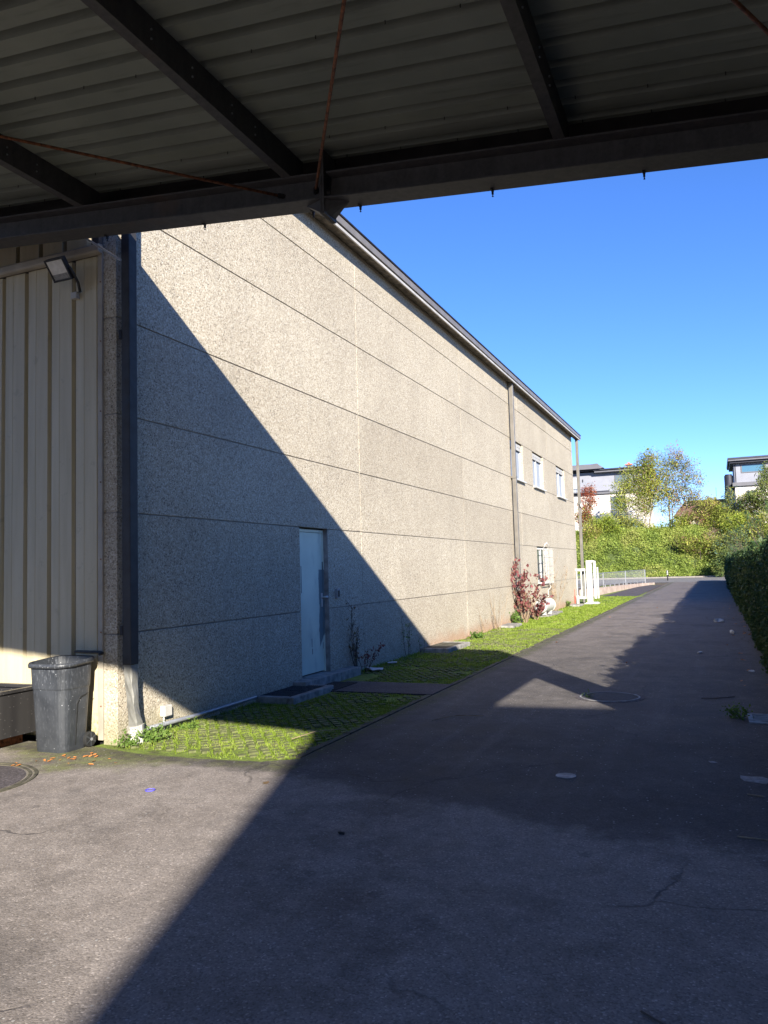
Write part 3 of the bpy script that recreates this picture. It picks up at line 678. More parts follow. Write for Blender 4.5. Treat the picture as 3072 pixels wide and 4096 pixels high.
# ribbed roof sheets
PH = 4.33; P = 0.218
def zs(x): return zb(x)+0.214+0.217
def prof_pts(y0, y1):
    pts = []; k = math.floor((y0-PH)/P)-1
    raw = []
    while PH+k*P < y1+P:
        c = PH+k*P; raw += [(c-.040,0.0),(c-.026,0.055),(c+.026,0.055),(c+.040,0.0)]; k += 1
    def ev(y):
        for (a, za), (b, zb_) in zip(raw[:-1], raw[1:]):
            if a <= y <= b: return za+(zb_-za)*(y-a)/(b-a+1e-9)
        return 0
    return [(y0, ev(y0))]+[q for q in raw if y0 < q[0] < y1]+[(y1, ev(y1))]
ys0 = YR-0.05; W = P*5
while ys0 < YF:
    y1 = min(ys0+W, YF); pp = prof_pts(ys0, y1); V = []; F = []
    for x in (XL, XR+0.02):
        V += [(x, y_, zs(x)+h) for y_, h in pp]
    for x in (XL, XR+0.02):
        V += [(x, y_, zs(x)+h+0.003) for y_, h in pp]
    n = len(pp)
    for i in range(n-1): F += [(i, i+1, n+i+1, n+i), (2*n+i, 3*n+i, 3*n+i+1, 2*n+i+1)]
    F += [(0, n, 3*n, 2*n), (n-1, 3*n-1, 4*n-1, 2*n-1)]
    sh = MB().add(V, F).build('roof_sheet', 'sheet', cn); 
    c = PH + P*round((y1-PH)/P)
    if rnd.random() < 2:
        for x in np.arange(-7.6, 1.5, 0.46):
            if ys0+0.3 < YF: MB().tube([(x, y1-.035, zs(x)), (x, y1-.035, zs(x)-.022)], 0.0035, 5).build('screw_tip', 'black_steel', sh)
    ys0 = y1
# verge flashing and side cladding
MB().add([(XL,YR-.04,zb(XL)+.08),(XR,YR-.04,zb(XR)+.08),(XR,YR-.04,zs(XR)+.045),(XL,YR-.04,zs(XL)+.045),(XL,YR-.034,zb(XL)+.08),(XR,YR-.034,zb(XR)+.08),(XR,YR-.034,zs(XR)+.045),(XL,YR-.034,zs(XL)+.045)],
        [(0,1,2,3),(7,6,5,4),(0,4,5,1),(3,2,6,7),(0,3,7,4),(1,5,6,2)]).build('verge_flashing', 'black_steel', cn)
MB().add([(XL,YF+.007,zs(XL)+.02),(-5.49,YF+.007,zs(-5.49)+.02),(-5.49,5.925,zs(-5.49)+.09),(XL,5.925,zs(XL)+.09),(XL,YF+.007,zs(XL)+.056),(-5.49,YF+.007,zs(-5.49)+.056),(-5.49,5.925,zs(-5.49)+.096),(XL,5.925,zs(XL)+.096)],
        [(0,1,2,3),(7,6,5,4),(0,4,5,1),(3,2,6,7),(0,3,7,4),(1,5,6,2)]).build('sky_gap_blocker', 'black_steel', cn)  # unseen strip added to keep sky light off the upper cladding
fl = MB(); fl.add([(XL,YF,zb(XL)+.10),(XR,YF,zb(XR)+.10),(XR,YF,zs(XR)+.045),(XL,YF,zs(XL)+.045),(XL,YF+.006,zb(XL)+.10),(XR,YF+.006,zb(XR)+.10),(XR,YF+.006,zs(XR)+.045),(XL,YF+.006,zs(XL)+.045)],
        [(0,1,2,3),(7,6,5,4),(0,4,5,1),(3,2,6,7),(0,3,7,4),(1,5,6,2)]).build('verge_flashing', 'black_steel', cn)
MB().box((XR-.03,YR,3.32),(XR+.03,YF,zs(XR)+.05)).build('side_cladding', 'sheet', cn)
MB().box((XL,YR-.12,-.05),(-3.6,YR-.045,zb(-3.6))).build('rear_sky_blocker', 'black_steel', cn)  # unseen wall added to block rear sky and darken the yard
for xa in (1.18, XL):
    for ya in (5.09, YR+.02):
        MB().box((xa,ya,-.1),(xa+.41,ya+.41,zb(xa+.41))).build('column', 'plinth', cn, bevel=0.01)
# bracing rods
def rod(a, b, r=0.011):
    a = Vector(a); b = Vector(b); e = (b-a).normalized()
    o = MB().tube([a, b], r, 8).build('bracing_rod', 'rust', cn, smooth=True)
    MB().tube([b-e*0.05, b+e*0.03], 0.020, 8).build('rod_clevis', 'black_steel', o)
def plane(x): return 4.30-0.103*x
def ext(a, b, k): a = Vector(a); b = Vector(b); return b+(a-b)*k
e1 = Vector((-2.773,5.354,4.586)); s1 = Vector((-1.586,3.428,4.463)); rod(ext(s1, e1, 3.2), e1)
e2 = Vector((-3.076,5.377,4.617)); s2 = Vector((-4.60,3.954,4.774)); rod(ext(s2, e2, 2.4), e2)
s3 = Vector((0.228,4.012,4.277)); e3 = Vector((0.393,4.318,4.26)); rod(s3+(s3-e3)*8, e3+(e3-s3)*3.2)

# ================================================================== neighbour building (behind, casts the large shade)
nb = empty('neighbour_hall', (8, -12, 0), 'beige neighbouring hall standing behind the yard', 'building')
cx, cy, hz = 4.2, -5.4, 6.97
poly = [(cx,cy),(cx+3.8,cy-11.3),(cx+17,cy-10.5),(cx+15,cy+1.2)]
MB().prism(poly, 2, -0.1, hz-0.12).build('wall', 'neigh', nb)
MB().prism([(p[0],p[1]) for p in [(cx-.02,cy+.02),(cx+3.78,cy-11.4),(cx+17.1,cy-10.6),(cx+15.1,cy+1.25)]], 2, hz-0.12, hz).build('roof', 'roofgrey', nb)

# ================================================================== YARD OBJECTS
# wheelie bin
bn = empty('rubbish_bin', (-5.69, 5.62, 0), 'scuffed grey open rubbish bin on wheels against the cream cladding', 'bin')
def rrect(cx, cy, hx, hy, r, n=5):
    pts = []; hx *= .93; hy *= .93
    for sx, sy, a0 in ((1,1,0),(-1,1,90),(-1,-1,180),(1,-1,270)):
        for i in range(n+1):
            a = R(a0+90*i/n); pts.append((cx+sx*(hx-r)+r*math.cos(a), cy+sy*(hy-r)+r*math.sin(a)))
    return pts
def loft(levels, closed_bottom=True, inner=None):
    m_ = MB(); n = len(levels[0][0]); V = []; F = []
    for pts, z in levels: V += [(p[0], p[1], z(p) if callable(z) else z) for p in pts]
    for i in range(len(levels)-1):
        for j in range(n): F.append((i*n+j, i*n+(j+1)%n, (i+1)*n+(j+1)%n, (i+1)*n+j))
    if closed_bottom: F.append(tuple(reversed(range(n))))
    return m_.add(V, F)
bx, by = -5.69, 5.62
def rimz(p): return 0.80 + (p[1]-5.40)*0.07
lv = [(rrect(bx,by,.190,.165,.07),0.0),(rrect(bx,by,.196,.170,.075),0.03),(rrect(bx,by,.226,.205,.095),0.56),(rrect(bx,by,.232,.211,.098),0.575),(rrect(bx,by,.234,.213,.10),0.60),(rrect(bx,by,.246,.226,.11),rimz),
      (rrect(bx,by,.238,.218,.105),rimz),(rrect(bx,by,.222,.20,.09),0.55),(rrect(bx,by,.185,.16,.05),0.04)]
m_ = loft(lv); n_ = len(lv[0][0]); m_.f.append(tuple(8*n_+j for j in range(n_)))
body = m_.build('body', 'bin', bn)
rm = loft([(rrect(bx,by,.247,.227,0.115),lambda p: rimz(p)-.035),(rrect(bx,by,.268,.248,0.130),lambda p: rimz(p)-.038),(rrect(bx,by,.272,.252,0.132),lambda p: rimz(p)-.012),(rrect(bx,by,.262,.242,0.125),lambda p: rimz(p)+.004),(rrect(bx,by,.240,.220,0.113),lambda p: rimz(p)+.001)], False)
rm.build('rim', 'bin', bn, smooth=True)

ln = MB(); ln.tube([(bx+.187,5.60,.05),(bx+.2125,5.60,.43),(bx+.216,5.64,.485),(bx+.2185,5.74,.51)],.0035,4)
ln.build('groove_line', 'rubber', bn)
hb = MB().tube([(bx-.10,by+.27,.862),(bx+.22,by+.27,.862),(bx+.262,by+.25,.855),(bx+.27,by+.20,.85)],0.014,8).build('handle_bar', 'asbestos', bn, smooth=True)
for sx in (-1, 1):
    xw = bx+sx*.200
    wl = MB(); n = 20; yc, zc, r = 5.765, .072, .070
    wl.tube([(xw-.02,yc,zc),(xw-.016,yc,zc),(xw+.016,yc,zc),(xw+.02,yc,zc)],[r-.006,r,r,r-.006],n)
    wo_ = wl.build('wheel', 'rubber', bn)
    sp = MB(); 
    for k in range(6):
        a = 2*math.pi*k/6; T = Matrix.Translation((xw+sx*.021,yc,zc)) @ Matrix.Rotation(a,4,'X'); sp.box((-.003,-.007,.01),(.003,.007,.062),T)
    sp.build('spoke', 'bin', wo_); MB().tube([(xw+sx*.018,yc,zc),(xw+sx*.03,yc,zc)],.014,10).build('hub', 'galv', wo_)
MB().tube([(bx-.19,5.765,.072),(bx+.19,5.765,.072)],.01,8).build('axle', 'galv', bn)

# open steel container
ct = empty('steel_container', (-6.7, 4.9, 0), 'open dark steel container beside the rubbish bin at the left edge', 'container')
xa, xb, ya, yb_, z0, z1 = -7.5, -6.16, 3.9, 5.84, 0.11, 0.515
MB().box((xb-.012,ya,z0),(xb,yb_,z1)).build('side_wall', 'container', ct)
MB().box((xa,ya,z0),(xa+.012,yb_,z1)).build('side_wall', 'container', ct)
MB().box((xa+.012,yb_-.012,z0),(xb-.012,yb_,z1)).build('end_wall', 'container', ct)
MB().box((xa+.012,ya,z0),(xb-.012,ya+.012,z1)).build('end_wall', 'container', ct)
MB().box((xa+.012,ya+.012,z0),(xb-.012,yb_-.012,z0+.012)).build('floor_plate', 'container', ct)
MB().box((xa,ya,z1),(xb+.02,ya+.04,z1+.03)).box((xa,yb_-.05,z1),(xb+.02,yb_+.005,z1+.03)).box((xb-.03,ya+.04,z1),(xb+.02,yb_-.05,z1+.03)).box((xa,ya+.04,z1),(xa+.04,yb_-.05,z1+.03)).build('rim', 'container', ct, bevel=0.004)
MB().box((xa+.013,ya+.013,.33),(xb-.013,yb_-.013,.36)).build('load_sheet', 'drydebris', ct)
for x in (xa+.1, xb-.25): MB().box((x,ya+.1,-.01),(x+.1,yb_-.1,z0)).build('skid', 'rust', ct)

# flood light
fl_ = empty('flood_light', (-5.8, 5.85, 4.5), 'black framed flood light with glass painted pale as sky reflection on the cladding below the canopy', 'lamp')
def P3(a, b, t): return a+(b-a)*t
c0 = Vector((-5.98,5.60,4.70)); c1 = Vector((-5.74,5.60,4.70)); c2 = Vector((-5.60,5.72,4.50)); c3 = Vector((-5.80,5.66,4.46))
# tilted rectangular lamp: centre, axes
Cn = Vector((-5.80,5.68,4.605)); ux = Vector((-1,0,0)); uy = Vector((0,0.62,-0.78)).normalized(); un = ux.cross(uy)
def lampT():
    m_ = Matrix.Identity(4)
    for i in range(3): m_[i][0] = ux[i]; m_[i][1] = uy[i]; m_[i][2] = un[i]; m_[i][3] = Cn[i]
    return m_
LT = lampT(); hx, hy = 0.118, 0.112
h_ = MB(); h_.box((-hx,-hy,-.045),(hx,hy,-.004),LT); h_.build('housing', 'asbestos', fl_, bevel=0.01)
b = MB(); b.box((-hx,-hy,-.004),(hx,-hy+.018,.014),LT); b.box((-hx,hy-.018,-.004),(hx,hy,.014),LT); b.box((-hx,-hy+.018,-.004),(-hx+.018,hy-.018,.014),LT); b.box((hx-.018,-hy+.018,-.004),(hx,hy-.018,.014),LT)
b.build('bezel', 'asbestos', fl_, bevel=0.004)
MB().box((-hx+.018,-hy+.018,-.002),(hx-.018,hy*.35,.006),LT).build('lens', 'lampglass', fl_)  # whitish lens colour stands in for the reflected sky
MB().box((-hx+.018,hy*.35+.002,-.002),(hx-.018,hy-.018,.005),LT).build('lens_shade', 'drydebris', fl_)
MB().tube([LT@Vector((-hx-.01,0,-.02)),Vector((-5.665,5.74,4.56)),Vector((-5.685,5.82,4.50)),Vector((-5.73,5.89,4.44))],[.012,.014,.014,.016],8).build('arm', 'asbestos', fl_)
MB().box((-5.83,5.865,4.375),(-5.755,5.912,4.44)).build('connection_box', 'dull_white', fl_, bevel=0.004)
# conduit rod from cladding to downpipe
tag(MB().tube([(-5.60,5.78,4.95),(-5.13,5.80,4.62)],0.011,8).build('brace_rod','galv'), 'thin galvanised rod from the cladding to the dark downpipe', 'rod')
# small junction box + card reader + conduit
jb = empty('junction_box', (-5.28, 6.58, 0.2), 'small beige junction box low on the pebbled wall', 'junction box')
MB().box((-5.30,6.535,.145),(-5.235,6.655,.255)).build('box_body', 'dull_white', jb, bevel=0.008)
MB().tube([(-5.27,6.56,.145),(-5.27,6.56,.02)],.01,6).build('cable_tube', 'dull_white', jb)
cr_ = empty('card_reader', (-5.28, 10.6, 1.24), 'small card reader with dark face beside the blue-grey door', 'card reader')
MB().box((-5.302,10.565,1.175),(-5.262,10.665,1.31)).build('casing', 'galv', cr_, bevel=0.004)
MB().box((-5.262,10.585,1.19),(-5.258,10.65,1.285)).build('reader_face', 'asbestos', cr_)
cd = MB().tube([(-5.22,6.15,.09),(-5.22,7.1,.075),(-5.215,8.2,.085)],.021,10).build('wall_conduit', 'galv', smooth=True); tag(cd, 'galvanised pipe lying along the wall foot above the grass', 'pipe')
# light wells
def lightwell(x0, x1, y0, y1, label, grate, group=None):
    e = empty('light_well', ((x0+x1)/2, (y0+y1)/2, 0), label, 'light well', group); h = 0.07
    r = MB(); t = .09
    r.box((x1-t,y0,-.03),(x1,y1,h)); r.box((x0,y0,-.03),(x1-t,y0+t,h)); r.box((x0,y1-t,-.03),(x1-t,y1,h))
    r.build('concrete_rim', 'plinth', e, bevel=0.015)
    MB().box((x0,y0+t,-.03),(x1-t,y1-t,.01)).build('shaft_floor', 'black_steel', e)
    ym = (y0+y1)/2
    for a, b in ((y0+t, ym-.01), (ym+.01, y1-t)):
        gq = MB(); k = a+.01
        while k < b: gq.box((x0+.01,k,.045),(x1-t-.01,k+.006,.066)); k += .032
        k = x0+.01
        while k < x1-t: gq.box((k,a,.05),(k+.006,b,.069)); k += .032
        if grate: gq.build('grating', 'iron', e)
        else: MB().box((x0,a,.03),(x1-t,b,.06)).build('cover_slab', 'kerbc', e)
lightwell(-5.30,-4.77,8.34,9.42,'light well with steel grating in front of the door step', True)
lightwell(-5.30,-4.72,14.1,15.5,'light well with concrete cover where the wall shadow ends', False)
for (x0,x1,y0,y1,h,l) in ((-5.29,-4.90,19.9,20.9,.06,'flat concrete slab left of the burgundy bush'),(-5.2,-4.84,24.2,26.6,.06,'long concrete slab under the white cylinder'),(-5.25,-4.85,30.2,31.2,.07,'concrete slab at the foot of the gate')):
    tag(MB().box((x0,y0,-.03),(x1,y1,h)).build('concrete_slab','plinth',bevel=0.02), l, 'slab')
tag(MB().box((-5.085,9.35,.0),(-4.72,10.05,.018)).build('door_mat','matblack',bevel=0.004), 'black mat on the path below the door step', 'mat')
# manhole in the lane
mh = empty('manhole_cover', (-1.25, 9.63, 0), 'round manhole cover in the lane at the edge of the sunlit triangle', 'manhole')
MB().disc((-1.25,9.63),.345,-.02,.009,48,.327).build('rim', 'ironrim', mh)
MB().disc((-1.25,9.63),.322,-.02,.004,48).build('lid', 'iron', mh)
MB().disc((-1.25,9.63),.40,-.02,.003,48,.347).build('surround', 'asphalt_patch', mh)
mh = empty('manhole_cover', (-5.6, 4.35, 0), 'large concrete-ringed manhole cover at the left edge below the container', 'manhole')
MB().disc((-5.62,4.42),.585,-.02,.005,64,.56).build('rim', 'kerbc', mh)
MB().disc((-5.62,4.42),.54,-.02,.003,64).build('lid', 'asphalt_patch', mh)
MB().disc((-5.62,4.42),.63,-.02,.008,64,.605).build('outer_ring', 'kerbc', mh)
tag(MB().disc((-1.12,5.98),.075,-.01,.006,24).build('valve_cap','ironrim'), 'small round metal valve cap in the dark asphalt', 'valve cap')
dg = empty('drain_grate', (0.45, 8.6, 0), 'slotted iron drain grate at the right edge of the lane', 'drain')
b = MB()
b.box((.20,8.38,-.02),(.85,8.42,.012)); b.box((.20,8.82,-.02),(.85,8.86,.012)); b.box((.20,8.42,-.02),(.24,8.82,.012)); b.box((.81,8.42,-.02),(.85,8.82,.012)); b.build('frame','ironrim',dg)
for k in range(7): MB().box((.24,8.44+k*.054,-.02),(.81,8.467+k*.054,.010)).build('bar','ironrim',dg)

# ================================================================== plants
def spray(base, n, h, spread, rad, g=rnd, sub=3, curve=0.25, nb=5):
    """wiry stems with side twigs; returns MB and tip points"""
    m_ = MB(); tips = []
    for i in range(n):
        a = g.uniform(0, 2*math.pi); L_ = h*g.uniform(.55, 1.0); lean = spread*g.uniform(.2, 1)
        p = Vector(base)+Vector((math.cos(a)*.04, math.sin(a)*.04, 0)); d = Vector((math.cos(a)*lean, math.sin(a)*lean, 1)).normalized()
        pts = [p.copy()]; seg = 6
        for k in range(seg):
            d = (d+Vector((g.uniform(-1,1), g.uniform(-1,1), g.uniform(-.3,.5)))*curve*.35).normalized(); p = p+d*L_/seg; pts.append(p.copy())
            if k >= 1: 
                for _ in range(sub):
                    if g.random() < .6:
                        e = (d+Vector((g.uniform(-1,1), g.uniform(-1,1), g.uniform(-.2,.8)))*.9).normalized(); q = p+e*L_*g.uniform(.08,.22)
                        m_.tube([p, (p+q)/2+Vector((0,0,.01)), q], [rad*.5, rad*.4, rad*.25], 4, False)
                        for w in range(nb): tips.append(p+(q-p)*g.random())
            tips.append(p.copy())
        m_.tube(pts, [rad*(1-.7*k/seg) for k in range(seg+1)], 5, False)
    return m_, tips
def bush(name, base, n, h, spread, rad, leafn, size, mat, stem, label, cat, g_=None, jit=0.03, sub=3, aspect=.55):
    e = empty(name, base, label, cat, g_); m_, tips = spray(base, n, h, spread, rad, sub=sub)
    m_.build('stems', stem, e)
    if leafn:
        T_ = np.array([tuple(t) for t in tips]); C = T_[rng.integers(0, len(T_), leafn)] + rng.normal(size=(leafn, 3))*jit
        C[:, 2] = np.maximum(C[:, 2], 0.01); leaves('foliage', C, size, mat, e, aspect=aspect)
    return e
bb = bush('bush', (-4.98,21.7,0), 15, 1.55, .42, .008, 560, .080, 'burgundy', 'dryst', 'burgundy leaved bush growing round the taupe downpipe', 'bush', aspect=.75, jit=.03)
bush('bush', (-4.95,22.9,0), 14, .85, .75, .006, 360, .075, 'burgundy', 'dryst', 'low burgundy and brown bush beside the white cylinder', 'bush', aspect=.75)
bush('weed', (-5.12,21.3,0), 8, .35, .9, .004, 260, .06, 'weed', 'dryst', 'green weed at the foot of the burgundy bush', 'weed')
bush('dry_shrub', (-5.10,26.9,0), 9, 1.75, .22, .009, 160, .035, 'dryleaf', 'dryst', 'tall leafless shrub below the grilled window', 'shrub', sub=5)
bush('dry_shrub', (-5.12,19.3,0), 9, 1.0, .5, .006, 30, .03, 'dryleaf', 'dryst', 'thin dry stems on the wall left of the burgundy bush', 'shrub', sub=1)
bush('dry_shrub', (-5.18,18.3,0), 4, .6, .5, .005, 20, .03, 'dryleaf', 'dryst', 'sparse dry twigs at the sunlit wall foot', 'shrub', sub=1)
bush('dry_weed', (-5.17,11.05,0), 5, 1.05, .16, .007, 240, .03, 'dryleaf', 'darkbark', 'dark scraggly weed beside the door step', 'weed', sub=4)
bush('dry_weed', (-5.15,11.25,0), 5, .5, .7, .005, 200, .035, 'burgundy', 'darkbark', 'reddish low weed at the end of the door step', 'weed', sub=3)
bush('dry_weed', (-5.2,13.2,0), 3, .75, .12, .005, 60, .03, 'weed', 'darkbark', 'tall thin weed on the shaded wall past the panel joint', 'weed', sub=3)
bush('dry_weed', (-5.2,14.0,0), 2, .38, .2, .004, 40, .03, 'weed', 'darkbark', 'short thin weed before the second light well', 'weed', sub=2)
bush('weed', (-5.03,6.12,0), 12, .17, 1.3, .0035, 330, .028, 'weed', 'weed', 'bushy green weed at the foot of the crumpled downpipe', 'weed', sub=4)
bush('weed', (-5.1,6.75,0), 8, .08, 1.6, .0025, 160, .022, 'weed', 'weed', 'low green weed under the beige junction box', 'weed', sub=3)
bush('weed', (-5.12,5.84,0), 8, .12, 1.4, .003, 160, .026, 'weed', 'weed', 'small green weed in front of the white pipe collar', 'weed', sub=3)
bush('weed', (0.12,8.62,0), 9, .10, 1.3, .003, 200, .028, 'weed', 'weed', 'green weed growing beside the drain grate', 'weed', sub=3)
bush('weed', (-1.52,9.58,0), 5, .03, 2.2, .002, 60, .018, 'weed', 'weed', 'tiny weed in the rim of the lane manhole', 'weed', sub=2)
bush('weed', (-5.0,17.0,0), 10, .14, 1.8, .004, 260, .05, 'weed', 'weed', 'green weed at the sunlit wall foot past the second light well', 'weed', sub=3)
bush('weed', (-5.2,29.9,0), 9, .3, 1.2, .005, 160, .06, 'weed', 'dryst', 'green weed at the warehouse corner slab', 'weed', sub=3)

# white cylinder on feet
wc = empty('white_cylinder', (-5.0, 25.2, 0), 'white cylindrical tank lying on a slab behind the burgundy bush', 'tank')
m_ = MB(); m_.tube([(-5.02,23.9,.33),(-5.02,23.95,.33),(-5.02,25.2,.33),(-5.02,25.22,.33)],[.17,.2,.2,.17],24); m_.build('drum','white',wc,smooth=False)
m_ = MB(); m_.tube([(-5.02,25.222,.33),(-5.02,25.27,.33)],[.215,.215],24); m_.build('end_flange','dull_white',wc)
for yy_ in (24.15, 25.0): MB().box((-5.14,yy_,.06),(-4.90,yy_+.06,.18)).build('foot','dull_white',wc)
# gate
gt_ = empty('sliding_gate', (-4.9, 32.4, 0), 'white metal gate leaf and guide post at the warehouse corner', 'gate')
z1 = 1.42
MB().box((-5.42,32.3,z1-.10),(-4.86,32.38,z1)).build('top_rail','white',gt_,bevel=.005)
MB().box((-5.30,32.3,.20),(-4.86,32.38,.29)).build('bottom_rail','white',gt_,bevel=.005)
for x in (-5.26,-5.08,-4.93): MB().box((x-.022,32.32,.29),(x+.022,32.36,z1-.10)).build('bar','white',gt_)
MB().box((-4.86,32.22,.04),(-4.65,32.40,1.74)).build('guide_post','white',gt_,bevel=.006)
MB().box((-4.61,32.45,.20),(-4.52,32.60,1.72)).build('guide_post','white',gt_,bevel=.006)
MB().box((-4.65,32.26,1.66),(-4.56,32.52,1.74)).build('post_bridge','white',gt_)
MB().box((-4.50,32.62,.20),(-4.45,32.75,1.46)).build('leaf_end','white',gt_,bevel=.006)
MB().add([(-5.02,32.1,.0),(-4.42,32.1,.0),(-4.42,32.75,.0),(-5.02,32.75,.0),(-4.88,32.2,.07),(-4.5,32.2,.07),(-4.5,32.65,.07),(-4.88,32.65,.07)],[(0,1,5,4),(1,2,6,5),(2,3,7,6),(3,0,4,7),(4,5,6,7)]).build('base_plate','white',gt_)
tag(MB().box((-5.24,31.9,0),(-5.14,32.0,.36)).build('marker_post','dull_white',bevel=.01), 'short white marker post next to the gate bottom rail', 'post')
tag(MB().tube([(-5.27,31.75,0),(-5.27,31.75,.34),(-5.27,31.75,.36),(-5.27,31.75,.62)],[.022,.022,.010,.008],8).build('marker_stake','redp'), 'thin red stake against the wall corner by the gate', 'stake')
# low wall and railing
def lw_z(t): return 0.36*(1-t)+0.10*t
rw = MB(); A = Vector((-5.75,40.5,0)); B = Vector((-4.35,60.2,0)); A = Vector((-5.9,41.5,0)); 
Pp = [Vector((-5.95,38,0)), Vector((-5.45,48,0)), Vector((-5.05,56,0)), Vector((-4.4,61.0,0))]
Vv = []; 
for i, p in enumerate(Pp):
    h = [0.40,.30,.20,.13][i]; Vv += [(p.x-.14,p.y,-.05),(p.x+.10,p.y,-.05),(p.x+.10,p.y,h),(p.x-.14,p.y,h)]
Ff = []
for i in range(3):
    for j in range(4): Ff.append((i*4+j, i*4+(j+1)%4, i*4+4+(j+1)%4, i*4+4+j))
Ff += [(0,1,2,3),(12,15,14,13)]
tag(rw.add(Vv, Ff).build('low_wall','pinkconc'), 'low pinkish concrete wall under the galvanised railing', 'wall')
rl = empty('railing', (-5.5,50,0), 'galvanised bar railing on the low wall beyond the gate', 'railing')
def rp(t): # 0..1 along
    y = 36+t*22.5
    for a, b in zip(Pp[:-1], Pp[1:]):
        if y <= b.y or b is Pp[-1]:
            k = (y-a.y)/(b.y-a.y); return Vector((a.x+(b.x-a.x)*k, y, 0)), y
prev = None
def base_h(y): return np.interp(y, [38,48,56,61], [.40,.30,.20,.13])
ysx = [36, 43.5, 51, 58.4]
for a, b in zip(ysx[:-1], ysx[1:]):
    pa, pb = rp((a-36)/22.5)[0], rp((b-36)/22.5)[0]
    m_ = MB(); n = 44
    for k in range(1, n):
        q = pa+(pb-pa)*(k/n); h0 = base_h(q.y)+.14; m_.box((q.x-.004,q.y-.008,h0),(q.x+.004,q.y+.008,1.10))
    m_.build('railing_infill','galv',rl)
    for h_, th in ((1.10,.02),(0,.018)):
        za = 1.10 if h_ else base_h(pa.y)+.12; zb_ = 1.10 if h_ else base_h(pb.y)+.12
        MB().tube([(pa.x,pa.y,za),(pb.x,pb.y,zb_)],th,6).build('rail','galv',rl)
for b in ysx:
    q = rp((b-36)/22.5)[0]; MB().box((q.x-.03,q.y-.03,0),(q.x+.03,q.y+.03,1.13)).build('post','galv',rl)
for k in range(10):
    y_ = 44+k*1.5; q = rp((y_-36)/22.5)[0]; MB().box((q.x-.02,q.y-.02,base_h(y_)),(q.x+.02,q.y+.02,base_h(y_)+.14)).build('stud','galv',rl)
bo = empty('bollard', (-4.05,73,0), 'dark bollard with white bands at the far street', 'bollard')
MB().tube([(-4.05,73,-.01),(-4.05,73,.52)],.055,10).build('post','black_steel',bo)
for k in range(3): MB().tube([(-4.05,73,.52+k*.13),(-4.05,73,.60+k*.13)],.062,10).build('band','white',bo); MB().tube([(-4.05,73,.60+k*.13),(-4.05,73,.65+k*.13)],.055,10).build('dark_band','black_steel',bo)

# ================================================================== near hedge (right)
def hedge_h(y): return 1.90 + 0.10*fbm(3, y, 0, 0.35) + 0.09*fbm(9, y, 0, 1.5) + 0.14*max(0, min(1, (15-y)/4))
def hedge_x(y, z):
    b = 0.62 + 0.11*fbm(0, y, z, 0.55) + 0.10*fbm(5, y, z, 1.8)
    return b + 0.22*(max(0, z-1.1)/0.9)**2 - 0.05*math.sin(z*2)
he = empty('hedge', (1.2, 30, 0), 'dense dark green hedge along the right side of the lane', 'hedge')
MB().prism([(2.3,-.05),(2.25,1.5),(2.5,2.75),(3.4,2.75),(3.6,-.05)], 1, -9, 6.4).build('sky_block_core', 'core', he)  # unseen hedge stretch added to cut sky light from the right
leaves('sky_block_foliage', [(2.3+abs(rnd.gauss(0,.1)) if rnd.random() < .7 else rnd.uniform(2.3,3.5), rnd.uniform(-9,6.5), rnd.uniform(0,2.85)) for _ in range(18000)], .09, 'hedge', he, 'stuff')
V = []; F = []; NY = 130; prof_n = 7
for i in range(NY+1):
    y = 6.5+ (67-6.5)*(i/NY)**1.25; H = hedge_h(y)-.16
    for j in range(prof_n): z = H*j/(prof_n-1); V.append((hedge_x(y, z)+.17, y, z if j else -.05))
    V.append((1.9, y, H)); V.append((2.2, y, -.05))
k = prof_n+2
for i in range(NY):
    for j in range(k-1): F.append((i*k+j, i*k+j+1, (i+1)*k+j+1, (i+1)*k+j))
npmesh('light_stop_core', V, F, 'core', he)  # solid dark core added so no light passes through the hedge
def hedge_leaves(y0, y1, n, size, depth=.16):
    C = []
    for _ in range(n):
        y = rnd.uniform(y0, y1); H = hedge_h(y)
        if rnd.random() < .72:
            z = rnd.uniform(.02, H); x = hedge_x(y, z)+abs(rnd.gauss(0, depth*.7))-.05*rnd.random()
            if fbm(7, y, z, 2.2) < -.33: x += .12
        else:
            x = rnd.uniform(hedge_x(y, H), 1.9); z = H+rnd.gauss(0, .06)-.05
        C.append((x, y, z))
    return C
leaves('foliage', hedge_leaves(7, 16, 42000, .040), .042, 'hedge', he, 'stuff')
leaves('foliage', hedge_leaves(16, 32, 36000, .055), .062, 'hedge', he, 'stuff')
leaves('foliage', hedge_leaves(32, 67, 26000, .10), .13, 'hedge', he, 'stuff')
C = []
for _ in range(5200):
    y = rnd.uniform(9.5, 13.5); z = hedge_h(y)+rnd.gauss(0,.10)-.05; C.append((hedge_x(y, z)+abs(rnd.gauss(0,.3)), y, z))
leaves('foliage_bluish', C, .05, 'bluish', he, 'stuff')
sh = MB(); tp = []
for _ in range(70):
    y = rnd.uniform(15, 55); z = hedge_h(y)-.2; x = hedge_x(y, z)+rnd.uniform(.1,.5); L_ = rnd.uniform(.35,1.5)
    p = Vector((x,y,z)); d = Vector((rnd.uniform(-.7,.1), rnd.uniform(-.3,.3), 1)).normalized(); q = p+d*L_*.5; e = q+(d+Vector((rnd.uniform(-.3,.1),rnd.uniform(-.3,.3),0))).normalized()*L_*.5
    sh.tube([p,q,e],[.007,.005,.002],4,False)
    for w in range(14): t = rnd.random(); tp.append(tuple(q+(e-q)*t+Vector((rnd.gauss(0,.03),rnd.gauss(0,.03),rnd.gauss(0,.03)))))
sh.build('shoots','darkbark',he)['kind'] = 'stuff'; leaves('shoot_leaves', tp, .06, 'hedge', he, 'stuff')

